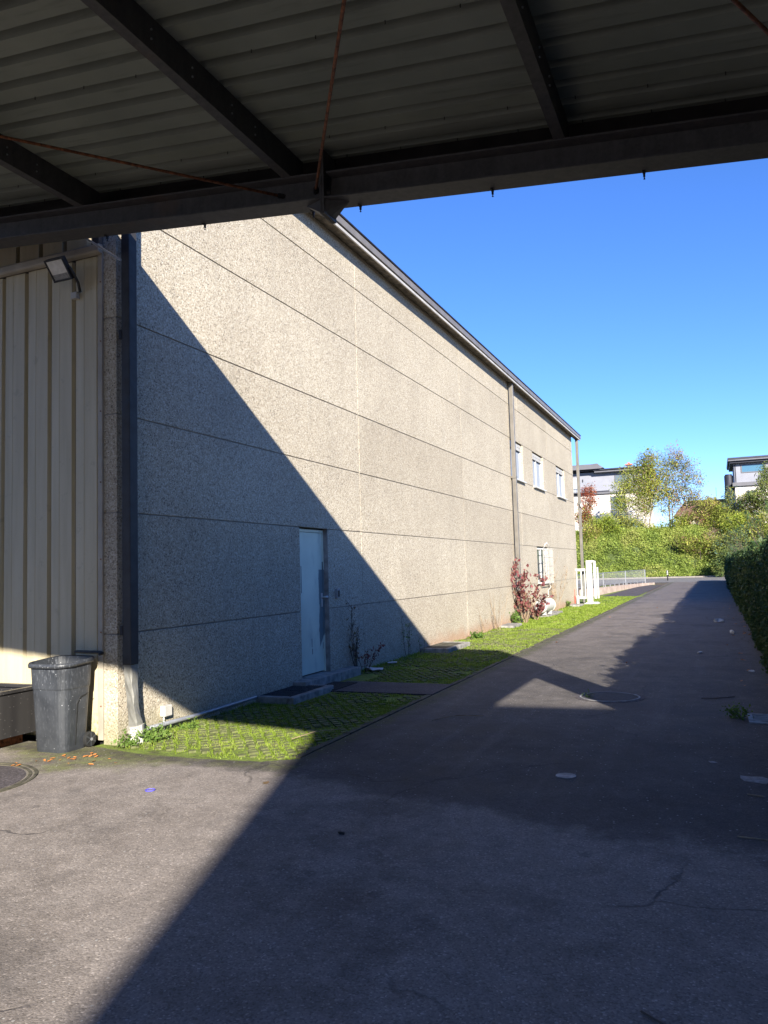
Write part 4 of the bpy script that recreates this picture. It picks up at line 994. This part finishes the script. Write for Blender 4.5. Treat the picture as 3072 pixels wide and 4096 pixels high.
# ================================================================== far vegetation
def bank_leaves(x0, x1, s0, s1, n, size, off=.25):
    X = rng.uniform(x0, x1, n); S = rng.uniform(s0, s1, n); C = []
    for x, s in zip(X, S):
        base = 86.5+x*.058; y = base+.05+s*5.2; z = bank_z(x, y)
        b = .40*fbm(x, z*1.7, 0, .55)+.16*fbm(x, z*1.5, 4, 1.6)
        C.append((x+rnd.gauss(0,.1), y-1.15*b-rnd.random()*off, z+rnd.gauss(0,.12)+.35*b))
    return C
iv = leaves('ivy_bank', bank_leaves(-20, 8, 0.0, .98, 120000, .17), .125, 'ivy', None, 'stuff'); tag(iv, 'dense bright green ivy covering the bank behind the street', 'ivy')
def blob(name, c, rad, n, size, mat, label, cat='shrub', group=None, lobes=6, stem='darkbark', shell=.55, base=None):
    e = empty(name, (c[0], c[1], bank_z(c[0], c[1])), label, cat, group)
    g_ = random.Random(hash((round(c[0]*10), round(c[2]*10))) & 0xffff); C = []
    L_ = [(0, 0, 0, 1.0)] + [(g_.uniform(-.75,.75), g_.uniform(-.6,.6), g_.uniform(-.5,.75), g_.uniform(.35,.6)) for _ in range(lobes)]
    for _ in range(n):
        lx, ly, lz, lr = L_[g_.randrange(len(L_))] if g_.random() < .8 else L_[0]
        d = Vector((g_.gauss(0,1), g_.gauss(0,1), g_.gauss(0,1))).normalized()*lr*(g_.random()**(.33*(1-shell)+.08))
        C.append((c[0]+(lx+d.x)*rad[0]*.8, c[1]+(ly+d.y)*rad[1]*.8, c[2]+(lz+d.z)*rad[2]*.8))
    leaves('foliage', C, size, mat, e)
    m_ = MB(); zb_ = bank_z(c[0], c[1])-.2
    for k in range(7):
        q = Vector((c[0]+g_.uniform(-.6,.6)*rad[0], c[1]+g_.uniform(-.4,.4)*rad[1], c[2]+g_.uniform(-.2,.8)*rad[2]))
        p = Vector((c[0]+g_.uniform(-.2,.2), c[1], zb_)); mid = (p+q)/2+Vector((g_.uniform(-.3,.3),0,.2)); m_.tube([p,mid,q],[.07,.05,.02],5,False)
    m_.build('stems', stem, e); return e
def tree(name, base, h, mats, leafn, size, label, cat='tree', spread=.42, trunks=5, trad=.09, seed=1, bark='bark', bare=0.0, levels=4, tipw=.35, group=None, curve=.22, lean=(0,0)):
    e = empty(name, base, label, cat, group); g_ = random.Random(seed); m_ = MB(); tips = []
    def grow(p, d, L_, r, lv):
        pts = [p.copy()]; seg = 4
        for k in range(seg):
            d = (d+Vector((g_.uniform(-1,1), g_.uniform(-1,1), g_.uniform(-.4,.6)))*curve*.5).normalized(); p = p+d*L_/seg; pts.append(p.copy())
            if lv < levels and (k >= 1 or lv == 0):
                for _ in range(2 if lv < 2 else 2):
                    if g_.random() < .78:
                        e_ = (d+Vector((g_.uniform(-1,1), g_.uniform(-1,1), g_.uniform(-.35,.5)))*(spread*1.6)).normalized(); grow(p, e_, L_*g_.uniform(.38,.6), r*.5, lv+1)
            if lv >= levels-1: tips.append(p.copy())
        m_.tube(pts, [max(.006, r*(1-.65*k/seg)) for k in range(seg+1)], 6 if lv < 2 else 3, False)
    for t_ in range(trunks):
        a = g_.uniform(0, 2*math.pi); s_ = g_.uniform(.05, spread); grow(Vector(base)+Vector((math.cos(a)*.3, math.sin(a)*.3, 0)), Vector((math.cos(a)*s_+lean[0], math.sin(a)*s_*.5+lean[1], 1)).normalized(), h*g_.uniform(.55,.75), trad, 0)
    m_.build('trunk', bark, e)
    T_ = np.array([tuple(t) for t in tips]); zmin, zmax = T_[:,2].min(), T_[:,2].max()
    for mt, frac, cond in mats:
        n = int(leafn*frac); idx = rng.integers(0, len(T_), n*3); Q = T_[idx]
        keep = cond((Q[:,0]-base[0])/h, (Q[:,2]-zmin)/(zmax-zmin)) if cond else np.ones(len(Q), bool)
        Q = Q[keep][:n]; Q = Q+rng.normal(size=Q.shape)*tipw
        leaves('foliage', Q, size, mt, e)
    return e

def crown(name, base, lobes, tw, leafspec, label, cat='tree', group=None, ry=1.2, trunks=1, size=.14, tipw=.22, bark='bark', rt=.11, seed=1, base_w=.3):
    """branches grown towards points scattered in the crown lobes; every branch joins the nearest one below it"""
    e = empty(name, base, label, cat, group); g_ = random.Random(seed); B = Vector(base)
    nodes = []; par = []; 
    for k in range(trunks):
        o = B+Vector((g_.uniform(-1,1)*base_w, g_.uniform(-.5,.5)*base_w, -.2)); lb = lobes[k % len(lobes)]; top = Vector((lb[0], B.y, lb[1]))
        last = -1
        for j in range(5):
            t = j/4*.62; q = o+(top-o)*t+Vector((g_.uniform(-1,1)*.12*j*.4, g_.uniform(-1,1)*.1*j*.4, 0)); nodes.append(q); par.append(last); last = len(nodes)-1
    wts = [l[2]*l[3] for l in lobes]; T_ = []
    for _ in range(tw):
        l = g_.choices(lobes, wts)[0]; d = Vector((g_.gauss(0,1), g_.gauss(0,1), g_.gauss(0,1))).normalized()*(g_.random()**.42)
        T_.append(Vector((l[0]+d.x*l[2], B.y+d.y*min(ry, l[2]*1.1), l[1]+d.z*l[3])))
    T_.sort(key=lambda q: (q-B).length); tipi = []
    for q in T_:
        best = min(range(len(nodes)), key=lambda i: (nodes[i]-q).length+(0.8*max(0, nodes[i].z-q.z)))
        a_ = nodes[best]; mid = (a_+q)/2+Vector((g_.uniform(-.1,.1), g_.uniform(-.1,.1), g_.uniform(0,.12)))*(q-a_).length
        nodes.append(mid); par.append(best); nodes.append(q); par.append(len(nodes)-2); tipi.append(len(nodes)-1)
    cnt = [1]*len(nodes)
    for i in range(len(nodes)-1, -1, -1):
        if par[i] >= 0: cnt[par[i]] += cnt[i]
    m_ = MB(); mx = max(cnt)
    for i, p_ in enumerate(par):
        if p_ >= 0:
            r1 = max(.012, rt*(cnt[i]/mx)**.5); r0_ = max(.012, rt*(cnt[p_]/mx)**.5) if cnt[p_] < cnt[i]*3 else r1*1.2
            m_.tube([nodes[p_], nodes[i]], [r0_, r1], 5 if r1 > .03 else 3, False)
    m_.build('trunk', bark, e)
    P_ = np.array([tuple(nodes[i]) for i in tipi]); zmin, zmax = P_[:,2].min(), P_[:,2].max(); xmin, xmax = P_[:,0].min(), P_[:,0].max()
    for mt, n, cond in leafspec:
        Q = P_[rng.integers(0, len(P_), n*3)]
        keep = cond((Q[:,0]-xmin)/(xmax-xmin), (Q[:,2]-zmin)/(zmax-zmin)) if cond else np.ones(len(Q), bool)
        Q = Q[keep][:n]; leaves('foliage', Q+rng.normal(size=Q.shape)*tipw, size, mt, e)
    return e
bg_ = lambda x, z: x+z > .8
crown('autumn_tree', (-4.6,93.5,5.3), [(-3.1,10.8,2.36,2.66),(-4.3,13.0,1.57,1.82),(-2.0,8.5,1.44,.98),(-4.1,13.9,1.18,.84),(-4.9,9.8,1.5,2.2),(-4.6,8.0,1.3,1.6),(-5.5,11.7,1.4,1.7)], 860,
      [('olive', 9500, lambda x, z: z < .90), ('pinkish', 2600, lambda x, z: (x > .40)), ('bluish', 1800, lambda x, z: (x > .2) & (z < .85)), ('redleaf', 160, lambda x, z: (x > .45) & (z > .5))],
      'tall half-bare autumn tree with pinkish olive leaves between the houses', size=.13, trunks=6, seed=3, tipw=.30, rt=.10)
crown('autumn_tree', (-6.9,93,5.0), [(-7.6,11.0,2.21,2.09),(-6.6,13.0,1.17,1.11),(-9.5,10.4,1.3,.56),(-9.6,8.4,1.17,1.53),(-7.5,8.3,1.56,1.39),(-6.1,9.9,1.04,2.22)], 480,
      [('olive', 10500, None), ('yellowgreen', 5000, None), ('pinkish', 1800, lambda x, z: x > .4)], 'leafy yellow-green tree in front of the white house with the chimney', size=.14, trunks=6, seed=8, tipw=.34, rt=.08)
crown('red_tree', (-13.7,92.5,4.8), [(-13.4,9.0,1.1,1.2),(-13.2,10.1,.85,.6),(-13.8,7.2,.9,1.4)], 170, [('redleaf', 4200, None), ('olive', 1500, lambda x, z: z < .5)],
      'small red leaved tree beside the warehouse corner downpipe', size=.13, trunks=3, seed=4, rt=.06, tipw=.24)
def sh_(base, lobes, mats, label, n=90, seed=1, size=.14, name='shrub', bark='darkbark', rt=.035, tipw=.26, **k):
    return crown(name, base, lobes, n, mats, label, 'shrub', None, ry=1.1, trunks=min(7, 3+len(lobes)), size=size, tipw=tipw, bark=bark, rt=rt, seed=seed, base_w=.8, **k)
sh_((-11.2,90.5,4.0), [(-11.5,6.1,1.77,.95),(-10.3,5.5,1.01,.81)], [('yellowgreen',4600,None),('olive',1200,None)], 'bright yellow-green shrub on the bank below the white house', 110, 11)
sh_((-13.0,89.8,2.0), [(-12.9,4.7,1.13,1.75),(-13.3,3.2,.76,1.35)], [('olive',3600,None),('pinkish',900,None),('yellowgreen',900,None)], 'olive brown shrub on the bank nearest the warehouse corner', 120, 12)
sh_((-8.8,91.5,4.8), [(-8.5,5.8,1.54,.82),(-9.3,6.4,.77,.68)], [('olive',3000,None),('bluish',900,None)], 'olive shrub under the yellow-green tree', 90, 13)
sh_((-4.6,91.3,4.2), [(-6.2,5.0,1.41,.82),(-4.5,5.2,1.41,.96),(-3.3,6.0,1.15,.82)], [('yellowgreen',2600,None),('olive',2900,None)], 'low straw yellow shrub at the foot of the tall half-bare tree', 120, 14, bark='dryst')
sh_((-1.3,91.5,4.9), [(-1.8,6.5,1.41,1.09),(-.5,7.5,1.15,.96)], [('olive',3100,None),('pinkish',1500,None)], 'thin olive and red shrub before the brown tiled roof', 110, 15, bark='dryst')
sh_((.2,91.5,4.5), [(.5,6.6,1.41,1.09),(-.2,5.6,1.15,.82)], [('olive',4200,None),('yellowgreen',800,None)], 'dense olive shrub between the tiled roof and the right house', 110, 16)
sh_((2.3,89.5,3.6), [(2.1,5.4,1.5,1.2),(3.0,5.8,.88,.8)], [('yellowgreen',4800,None),('olive',1200,None)], 'bright yellow-green shrub in front of the right house', 110, 17)
sh_((1.5,92,5.5), [(1.6,8.6,.52,.83),(1.4,7.5,.64,.83)], [('bluish',700,None),('olive',500,None)], 'slender blue-green sapling beside the dark round tower', 60, 18)
sh_((3.8,92,5.2), [(3.8,7.2,1.16,1.51),(2.8,7.6,.77,1.1),(4.7,8.0,.9,1.65)], [('olive',3400,None),('conifer',1500,None),('dryleaf',500,None)], 'tall see-through shrub in front of the white wall at the right', 150, 19, bark='dryst')
crown('conifer', (5.6,90,5.0), [(5.2,10.7,.63,.94),(4.9,9.4,.88,.67),(4.1,8.4,1.13,.40),(5.2,7.3,1.01,1.08),(6.3,9.8,.8,1.0),(6.4,8,1.2,1.6)], 260, [('conifer',9000,None)], 'conifer with drooping yellow-green branches at the right edge', size=.13, trunks=2, seed=20, tipw=.2)
sh_((.1,88.8,3.0), [(-.3,4.3,1.0,.93),(.7,3.7,.75,.67)], [('dryleaf',500,None)], 'grey brown leafless shrub on the bank', 130, 21, .10, 'bare_shrub', 'bark', .03, .12)
sh_((-2.2,88.2,2.0), [(-1.8,3.3,1.86,.79),(-3.1,3.7,1.12,.66)], [('yellowgreen',1500,None),('pinkish',900,None),('olive',2600,None)], 'mixed olive shrub half way up the bank', 110, 22)
sh_((1.3,87.3,1.5), [(1.3,3.3,1.59,1.18),(.6,2.3,1.1,.92),(2.5,4.0,1.1,.92)], [('conifer',3000,None),('bluish',1500,None),('olive',2200,None)], 'dull green grey shrub low on the bank beside the hedge end', 140, 23)
sh_((.9,84,.2), [(.4,.9,.71,.75),(1.1,1.8,.71,.88)], [('conifer',2600,None),('hedge',1200,None)], 'green shrub where the hedge meets the far street', 70, 24)
sh_((4.0,88.3,2.6), [(3.8,4.5,1.36,.93),(4.5,5.7,.87,.79)], [('olive',3600,None),('conifer',1500,None)], 'olive shrub behind the near hedge at the right', 100, 25)
sh_((4.5,84,.3), [(3.6,1.8,1.8,1.6),(5.0,3.0,1.6,1.4)], [('conifer',5200,None)], 'dark green shrub mostly hidden behind the near hedge', 100, 26)

# ================================================================== far houses
def win(x0, x1, z0, z1, y, parent, glassm='glass', fr_='roofgrey'):
    t = .10; m_ = MB(); m_.box((x0,y-.06,z0),(x0+t,y+.02,z1)); m_.box((x1-t,y-.06,z0),(x1,y+.02,z1)); m_.box((x0+t,y-.06,z0),(x1-t,y+.02,z0+t)); m_.box((x0+t,y-.06,z1-t),(x1-t,y+.02,z1))
    o = m_.build('window', fr_, parent); MB().box((x0+t,y-.02,z0+t),(x1-t,y,z1-t)).build('pane', glassm, o); return o
hA = empty('house', (-12,110,5.5), 'white and pale grey house with dark flat roofs and a terracotta chimney cap', 'house')
MB().box((-17.6,105,4.5),(-7.6,113,10.75)).build('lower_wall','render_white',hA)
MB().box((-18.5,105.6,11.0),(-7.9,112.5,13.75)).build('upper_wall','render_grey',hA)
MB().box((-18.0,104.7,10.75),(-7.4,113.3,11.0)).build('floor_edge','roofgrey',hA)
MB().box((-14.8,104.85,11.0),(-12.4,105.5,11.18)).build('ledge','roofdark',hA)
MB().add([(-19,104.2,14.05),(-13.7,104.2,14.75),(-12.95,104.6,14.2),(-13.3,104.2,14.05),(-19,113,14.05),(-13.7,113,14.75),(-12.95,113,14.2)],[(0,1,5,4),(1,2,6,5),(0,3,2,1)]).build('left_roof','roofgrey',hA)
MB().box((-19,104.4,14.3),(-13.6,113,14.72)).build('roof_fascia','roofgrey',hA); MB().box((-19,104.9,13.9),(-13.2,113,14.28)).build('roof_soffit','roofdark',hA)
MB().box((-14.25,104.5,13.86),(-7.0,113.4,14.02)).build('roof','roofdark',hA); MB().box((-14.15,104.7,13.60),(-7.0,113.4,13.78)).build('roof_gutter','roofgrey',hA); MB().box((-14.1,104.9,13.72),(-7.1,113.2,13.88)).build('roof_board','roofdark',hA)
ch = MB().box((-10.3,107,14.0),(-9.7,107.6,14.55)).build('chimney','roofgrey',hA); MB().box((-10.45,106.85,14.55),(-9.55,107.75,14.68)).build('chimney_cap','terracotta',ch); MB().box((-10.15,107.1,14.68),(-9.85,107.4,14.9)).build('chimney_pot','terracotta',ch)
MB().tube([(-11.1,107,14.0),(-11.1,107,14.45)],.09,8).build('vent','roofgrey',hA)
win(-11.7,-9.9,12.15,13.25,105.6,hA); win(-12.3,-10.4,7.6,10.35,105,hA,'glass','roofgrey'); win(-17.1,-16.3,11.05,13.1,105.6,hA,'curtain','whiteframe')
bl = MB().box((-17.4,104.2,10.98),(-14.4,104.9,11.1)).build('balcony','roofgrey',hA)
m_ = MB()
for k in range(13): x = -17.3+k*.24; m_.box((x-.014,104.22,11.1),(x+.014,104.25,12.3))
for k in range(4): y_ = 104.3+k*.25; m_.box((-14.44,y_-.014,11.1),(-14.41,y_+.014,12.3-.04*k))
m_.box((-17.4,104.2,12.28),(-14.4,104.26,12.34)); m_.box((-14.45,104.25,12.26),(-14.40,105.3,12.32)); m_.build('balcony_railing','galv',bl)
MB().box((-15.85,105.52,12.5),(-15.75,105.6,12.9)).build('wall_lamp','roofdark',hA)
m_ = MB()
for k in range(9): x = -12.25+k*.23; m_.box((x-.014,104.8,7.5),(x+.014,104.83,8.6))
m_.box((-12.3,104.78,8.58),(-10.3,104.84,8.64)); m_.build('french_balcony','galv',hA)

hB = empty('house', (5,100,5.5), 'white house with grey penthouse and wide blue window at the right edge', 'house')
MB().box((2.35,95.6,4.5),(12,104,9.85)).build('lower_wall','render_white',hB)
MB().box((2.1,95.3,9.85),(12.2,104.3,10.25)).build('floor_edge','roofgrey',hB)
MB().box((2.35,95.6,10.25),(12,103.6,12.4)).build('upper_wall','render_grey',hB)
MB().box((2.42,95.56,10.25),(2.52,95.6,12.4)).build('downpipe','roofdark',hB)
MB().box((1.95,94.9,12.4),(12.4,104,12.62)).build('roof_soffit','roofdark',hB); MB().box((1.75,94.6,12.62),(12.5,104,12.78)).build('roof_gutter','roofgrey',hB); MB().box((1.72,94.55,12.78),(12.5,104.1,12.98)).build('roof','roofdark',hB)
win(3.05,5.55,11.3,12.25,95.6,hB,'glassblue','roofgrey'); win(3.4,4.6,8.0,9.3,95.6,hB)
tk = empty('round_tower', (1.8,96,5.5), 'dark blue cylindrical tower beside the right house', 'tower')
MB().tube([(1.72,96.3,4.5),(1.72,96.3,9.4)],.46,20).build('lower_shell','roofdark',tk); MB().tube([(1.74,96.3,9.4),(1.74,96.3,11.15)],.46,20).build('shell','roofdark',tk)
for z in (9.3,9.6,9.9): MB().tube([(1.74,96.3,z),(1.74,96.3,z+.06)],.49,20).build('band','black_steel',tk)
MB().tube([(1.74,96.3,11.15),(1.74,96.3,11.3)],.38,20).build('cap','black_steel',tk)
hC = empty('house', (-1,104,5.5), 'low house with brown tiled roof between the two white houses', 'house')
MB().box((-4.2,101.8,4.5),(2.2,106,7.2)).build('wall','render_white',hC)
MB().add([(-4.6,101.2,7.1),(2.6,101.2,7.1),(1.6,104,9.15),(-3.2,104,9.15),(-4.6,107,7.1),(2.6,107,7.1)],[(0,1,2,3),(3,2,5,4),(0,3,4),(1,5,2)]).build('roof','tile',hC)
MB().box((-1.0,101.3,6.2),(-.6,101.7,8.0)).build('chimney','render_white',hC)
MB().tube([(.4,104,9.1),(.4,104,10.6)],.02,5).build('antenna','roofdark',hC)

# ================================================================== litter and leaves
def scrap(name, loc, s, mat, label, cat, group=None, flat=.25, seed=0):
    g_ = random.Random(seed); m_ = MB(); n = 9
    V = [(0,0,s*flat)]+[(math.cos(2*math.pi*k/n)*s*g_.uniform(.5,1.1), math.sin(2*math.pi*k/n)*s*g_.uniform(.3,.7), g_.uniform(0,1)*s*flat) for k in range(n)]
    V += [(v[0]*.8, v[1]*.8, 0) for v in V[1:]]
    F = [(0,1+k,1+(k+1)%n) for k in range(n)]+[(1+k,1+n+k,1+n+(k+1)%n,1+(k+1)%n) for k in range(n)]+[tuple(1+n+k for k in range(n))]
    a = g_.uniform(0,3); T = Matrix.Translation(Vector(loc)+Vector((0,0,.002))) @ Matrix.Rotation(a,4,'Z'); m_.add([T@Vector(v) for v in V], F)
    return tag(m_.build(name, mat), label, cat, group)
scrap('paper_litter', (-.02,22.0,0), .19, 'litter', 'white crumpled paper by the hedge, farthest of the litter', 'litter', seed=1, flat=.5)
scrap('paper_litter', (.22,18.6,0), .11, 'litter', 'white crumpled paper half under the hedge', 'litter', seed=2, flat=.7)
scrap('paper_litter', (-.35,14.5,0), .075, 'litter', 'white paper scrap lying alone on the shaded lane', 'litter', seed=3, flat=.5)
scrap('paper_litter', (.36,12.2,0), .07, 'litter', 'small white scrap at the hedge foot nearest the camera', 'litter', seed=4, flat=.4)
scrap('plastic_scrap', (-5.02,11.35,.02), .20, 'litter', 'flattened white plastic on the grass past the door step', 'litter', seed=5, flat=.15)
scrap('plastic_scrap', (-5.08,12.2,.02), .13, 'litter', 'small white plastic on the grass along the wall', 'litter', seed=6, flat=.2)
scrap('debris_patch', (.16,6.25,0), .17, 'drydebris', 'flat grey piece of debris on the shaded lane at the right', 'debris', seed=7, flat=.06)
scrap('debris_patch', (-.12,6.7,0), .06, 'drydebris', 'small grey flake behind the flat debris', 'debris', seed=8, flat=.1)
scrap('stone_chip', (-1.07,2.35,0), .022, 'drydebris', 'pale stone chip in the shaded foreground', 'stone', seed=9, flat=.6)
scrap('stone_chip', (-2.15,4.3,0), .025, 'rubber', 'black chip on the shaded asphalt by the lane centre', 'stone', seed=10, flat=.5)
scrap('leaf_scrap', (-3.2,5.15,0), .045, 'dryleaf', 'brown leaf just inside the shadow edge', 'leaf', seed=11, flat=.15)
rg = MB(); n = 20
pts = [(-3.92+.034*math.cos(2*math.pi*k/n), 4.72+.034*math.sin(2*math.pi*k/n), .006) for k in range(n+1)]
tag(rg.tube(pts, .004, 5, False).build('blue_ring','bluep'), 'small blue plastic ring on the sunlit asphalt', 'ring')
lm = None
def leafpos():
    L_ = []
    for _ in range(16): t = rnd.random(); L_.append((-5.62+.42*t+rnd.gauss(0,.05), 5.0+.45*t+rnd.gauss(0,.05), .006, 'orange fallen leaf scattered between the large manhole and the rubbish bin'))
    for _ in range(10): L_.append((-5.15+rnd.gauss(0,.16), 5.38+rnd.gauss(0,.09), .006, 'orange brown fallen leaf on the mossy asphalt in front of the bin wheel'))
    for _ in range(26): y = rnd.uniform(10, 30); L_.append((hedge_x(y, 0)-.05-abs(rnd.gauss(0,.22)), y, .006, 'orange brown fallen leaf along the shaded foot of the hedge'))
    for p, l in [((-3.1,16.2),'orange leaf on the sunlit lane close to the verge edge'),((-2.2,17.5),'brown leaf on the sunlit middle of the lane'),((-3.0,24),'brown leaf on the sunlit lane level with the burgundy bush'),((-1.4,13),'brown leaf at the edge of the hedge shadow'),((-2.0,29),'brown leaf far up the sunlit lane')]: L_.append((*p, .006, l))
    return L_
V, F = leafV(np.zeros((1,3)), 1.0, aspect=.6)
me_l = bpy.data.meshes.new('fallen_leaf'); me_l.from_pydata([(-.5,0,0),(-.15,.28,.06),(.3,.22,.10),(.5,0,.03),(.3,-.22,.12),(-.15,-.28,.02)],[],[(0,1,2,3,4,5)]); me_l.materials.append(M['orangeleaf'])
for i, p in enumerate(leafpos()):
    o = bpy.data.objects.new('fallen_leaf', me_l); col.objects.link(o); o.location = p[:3]; o.rotation_euler = (rnd.uniform(-.3,.3), rnd.uniform(-.3,.3), rnd.uniform(0,6))
    s_ = rnd.uniform(.035,.065)*(1.5 if p[1] > 12 else 1); o.scale = (s_, s_*rnd.uniform(.6,1), s_)
    tag(o, p[3], 'leaf', 'fallen leaves '+('by the manhole' if 'manhole' in p[3] else 'by the bin wheel' if 'wheel' in p[3] else 'along the hedge' if 'foot' in p[3] else 'out on the lane'))
vm = bpy.data.meshes.new('dry_leaf'); vm.from_pydata([(-.5,0,0),(-.1,.3,.08),(.5,0,.02),(-.1,-.3,.05)],[],[(0,1,2,3)]); vm.materials.append(M['dryleaf'])
for i in range(46):
    y = rnd.uniform(6.0, 16); x = rnd.uniform(-5.2, -3.4)
    if not in_verge(x, y): continue
    o = bpy.data.objects.new('dry_leaf', vm); col.objects.link(o); o.location = (x, y, .012); o.rotation_euler = (rnd.uniform(-.4,.4), rnd.uniform(-.4,.4), rnd.uniform(0,6)); s_ = rnd.uniform(.025,.05); o.scale = (s_,s_,s_)
    tag(o, 'small dry leaf lying in the verge grass beside the wall', 'leaf', 'dry leaves in the verge grass')
def twig(pts, r, label, mat='dryst'):
    tag(MB().tube(pts, r, 5).build('twig', mat), label, 'twig')
twig([(-3.72,6.45,.03),(-3.62,6.72,.05),(-3.45,6.95,.04)], .004, 'straw coloured twig on the sunlit grass corner')
twig([(-2.8,7.75,.006),(-2.62,8.0,.02),(-2.35,8.1,.008)], .004, 'pale curved twig on the lane near the verge')
twig([(-.33,2.95,.006),(-.21,2.86,.007),(-.17,2.74,.006)], .004, 'dark curved twig in the foreground shade', 'darkbark')
twig([(.02,4.95,.006),(.3,4.93,.006)], .004, 'straight straw on the asphalt at the right')
twig([(.25,5.35,.006),(.4,5.28,.006)], .004, 'short straw near the right edge')
twig([(.1,5.85,.006),(.2,5.82,.006)], .004, 'tiny straw behind the straight straw')
twig([(.1,9.9,.01),(-.1,9.75,.01),(-.25,9.72,.01)], .005, 'dark twig by the hedge foot', 'darkbark')
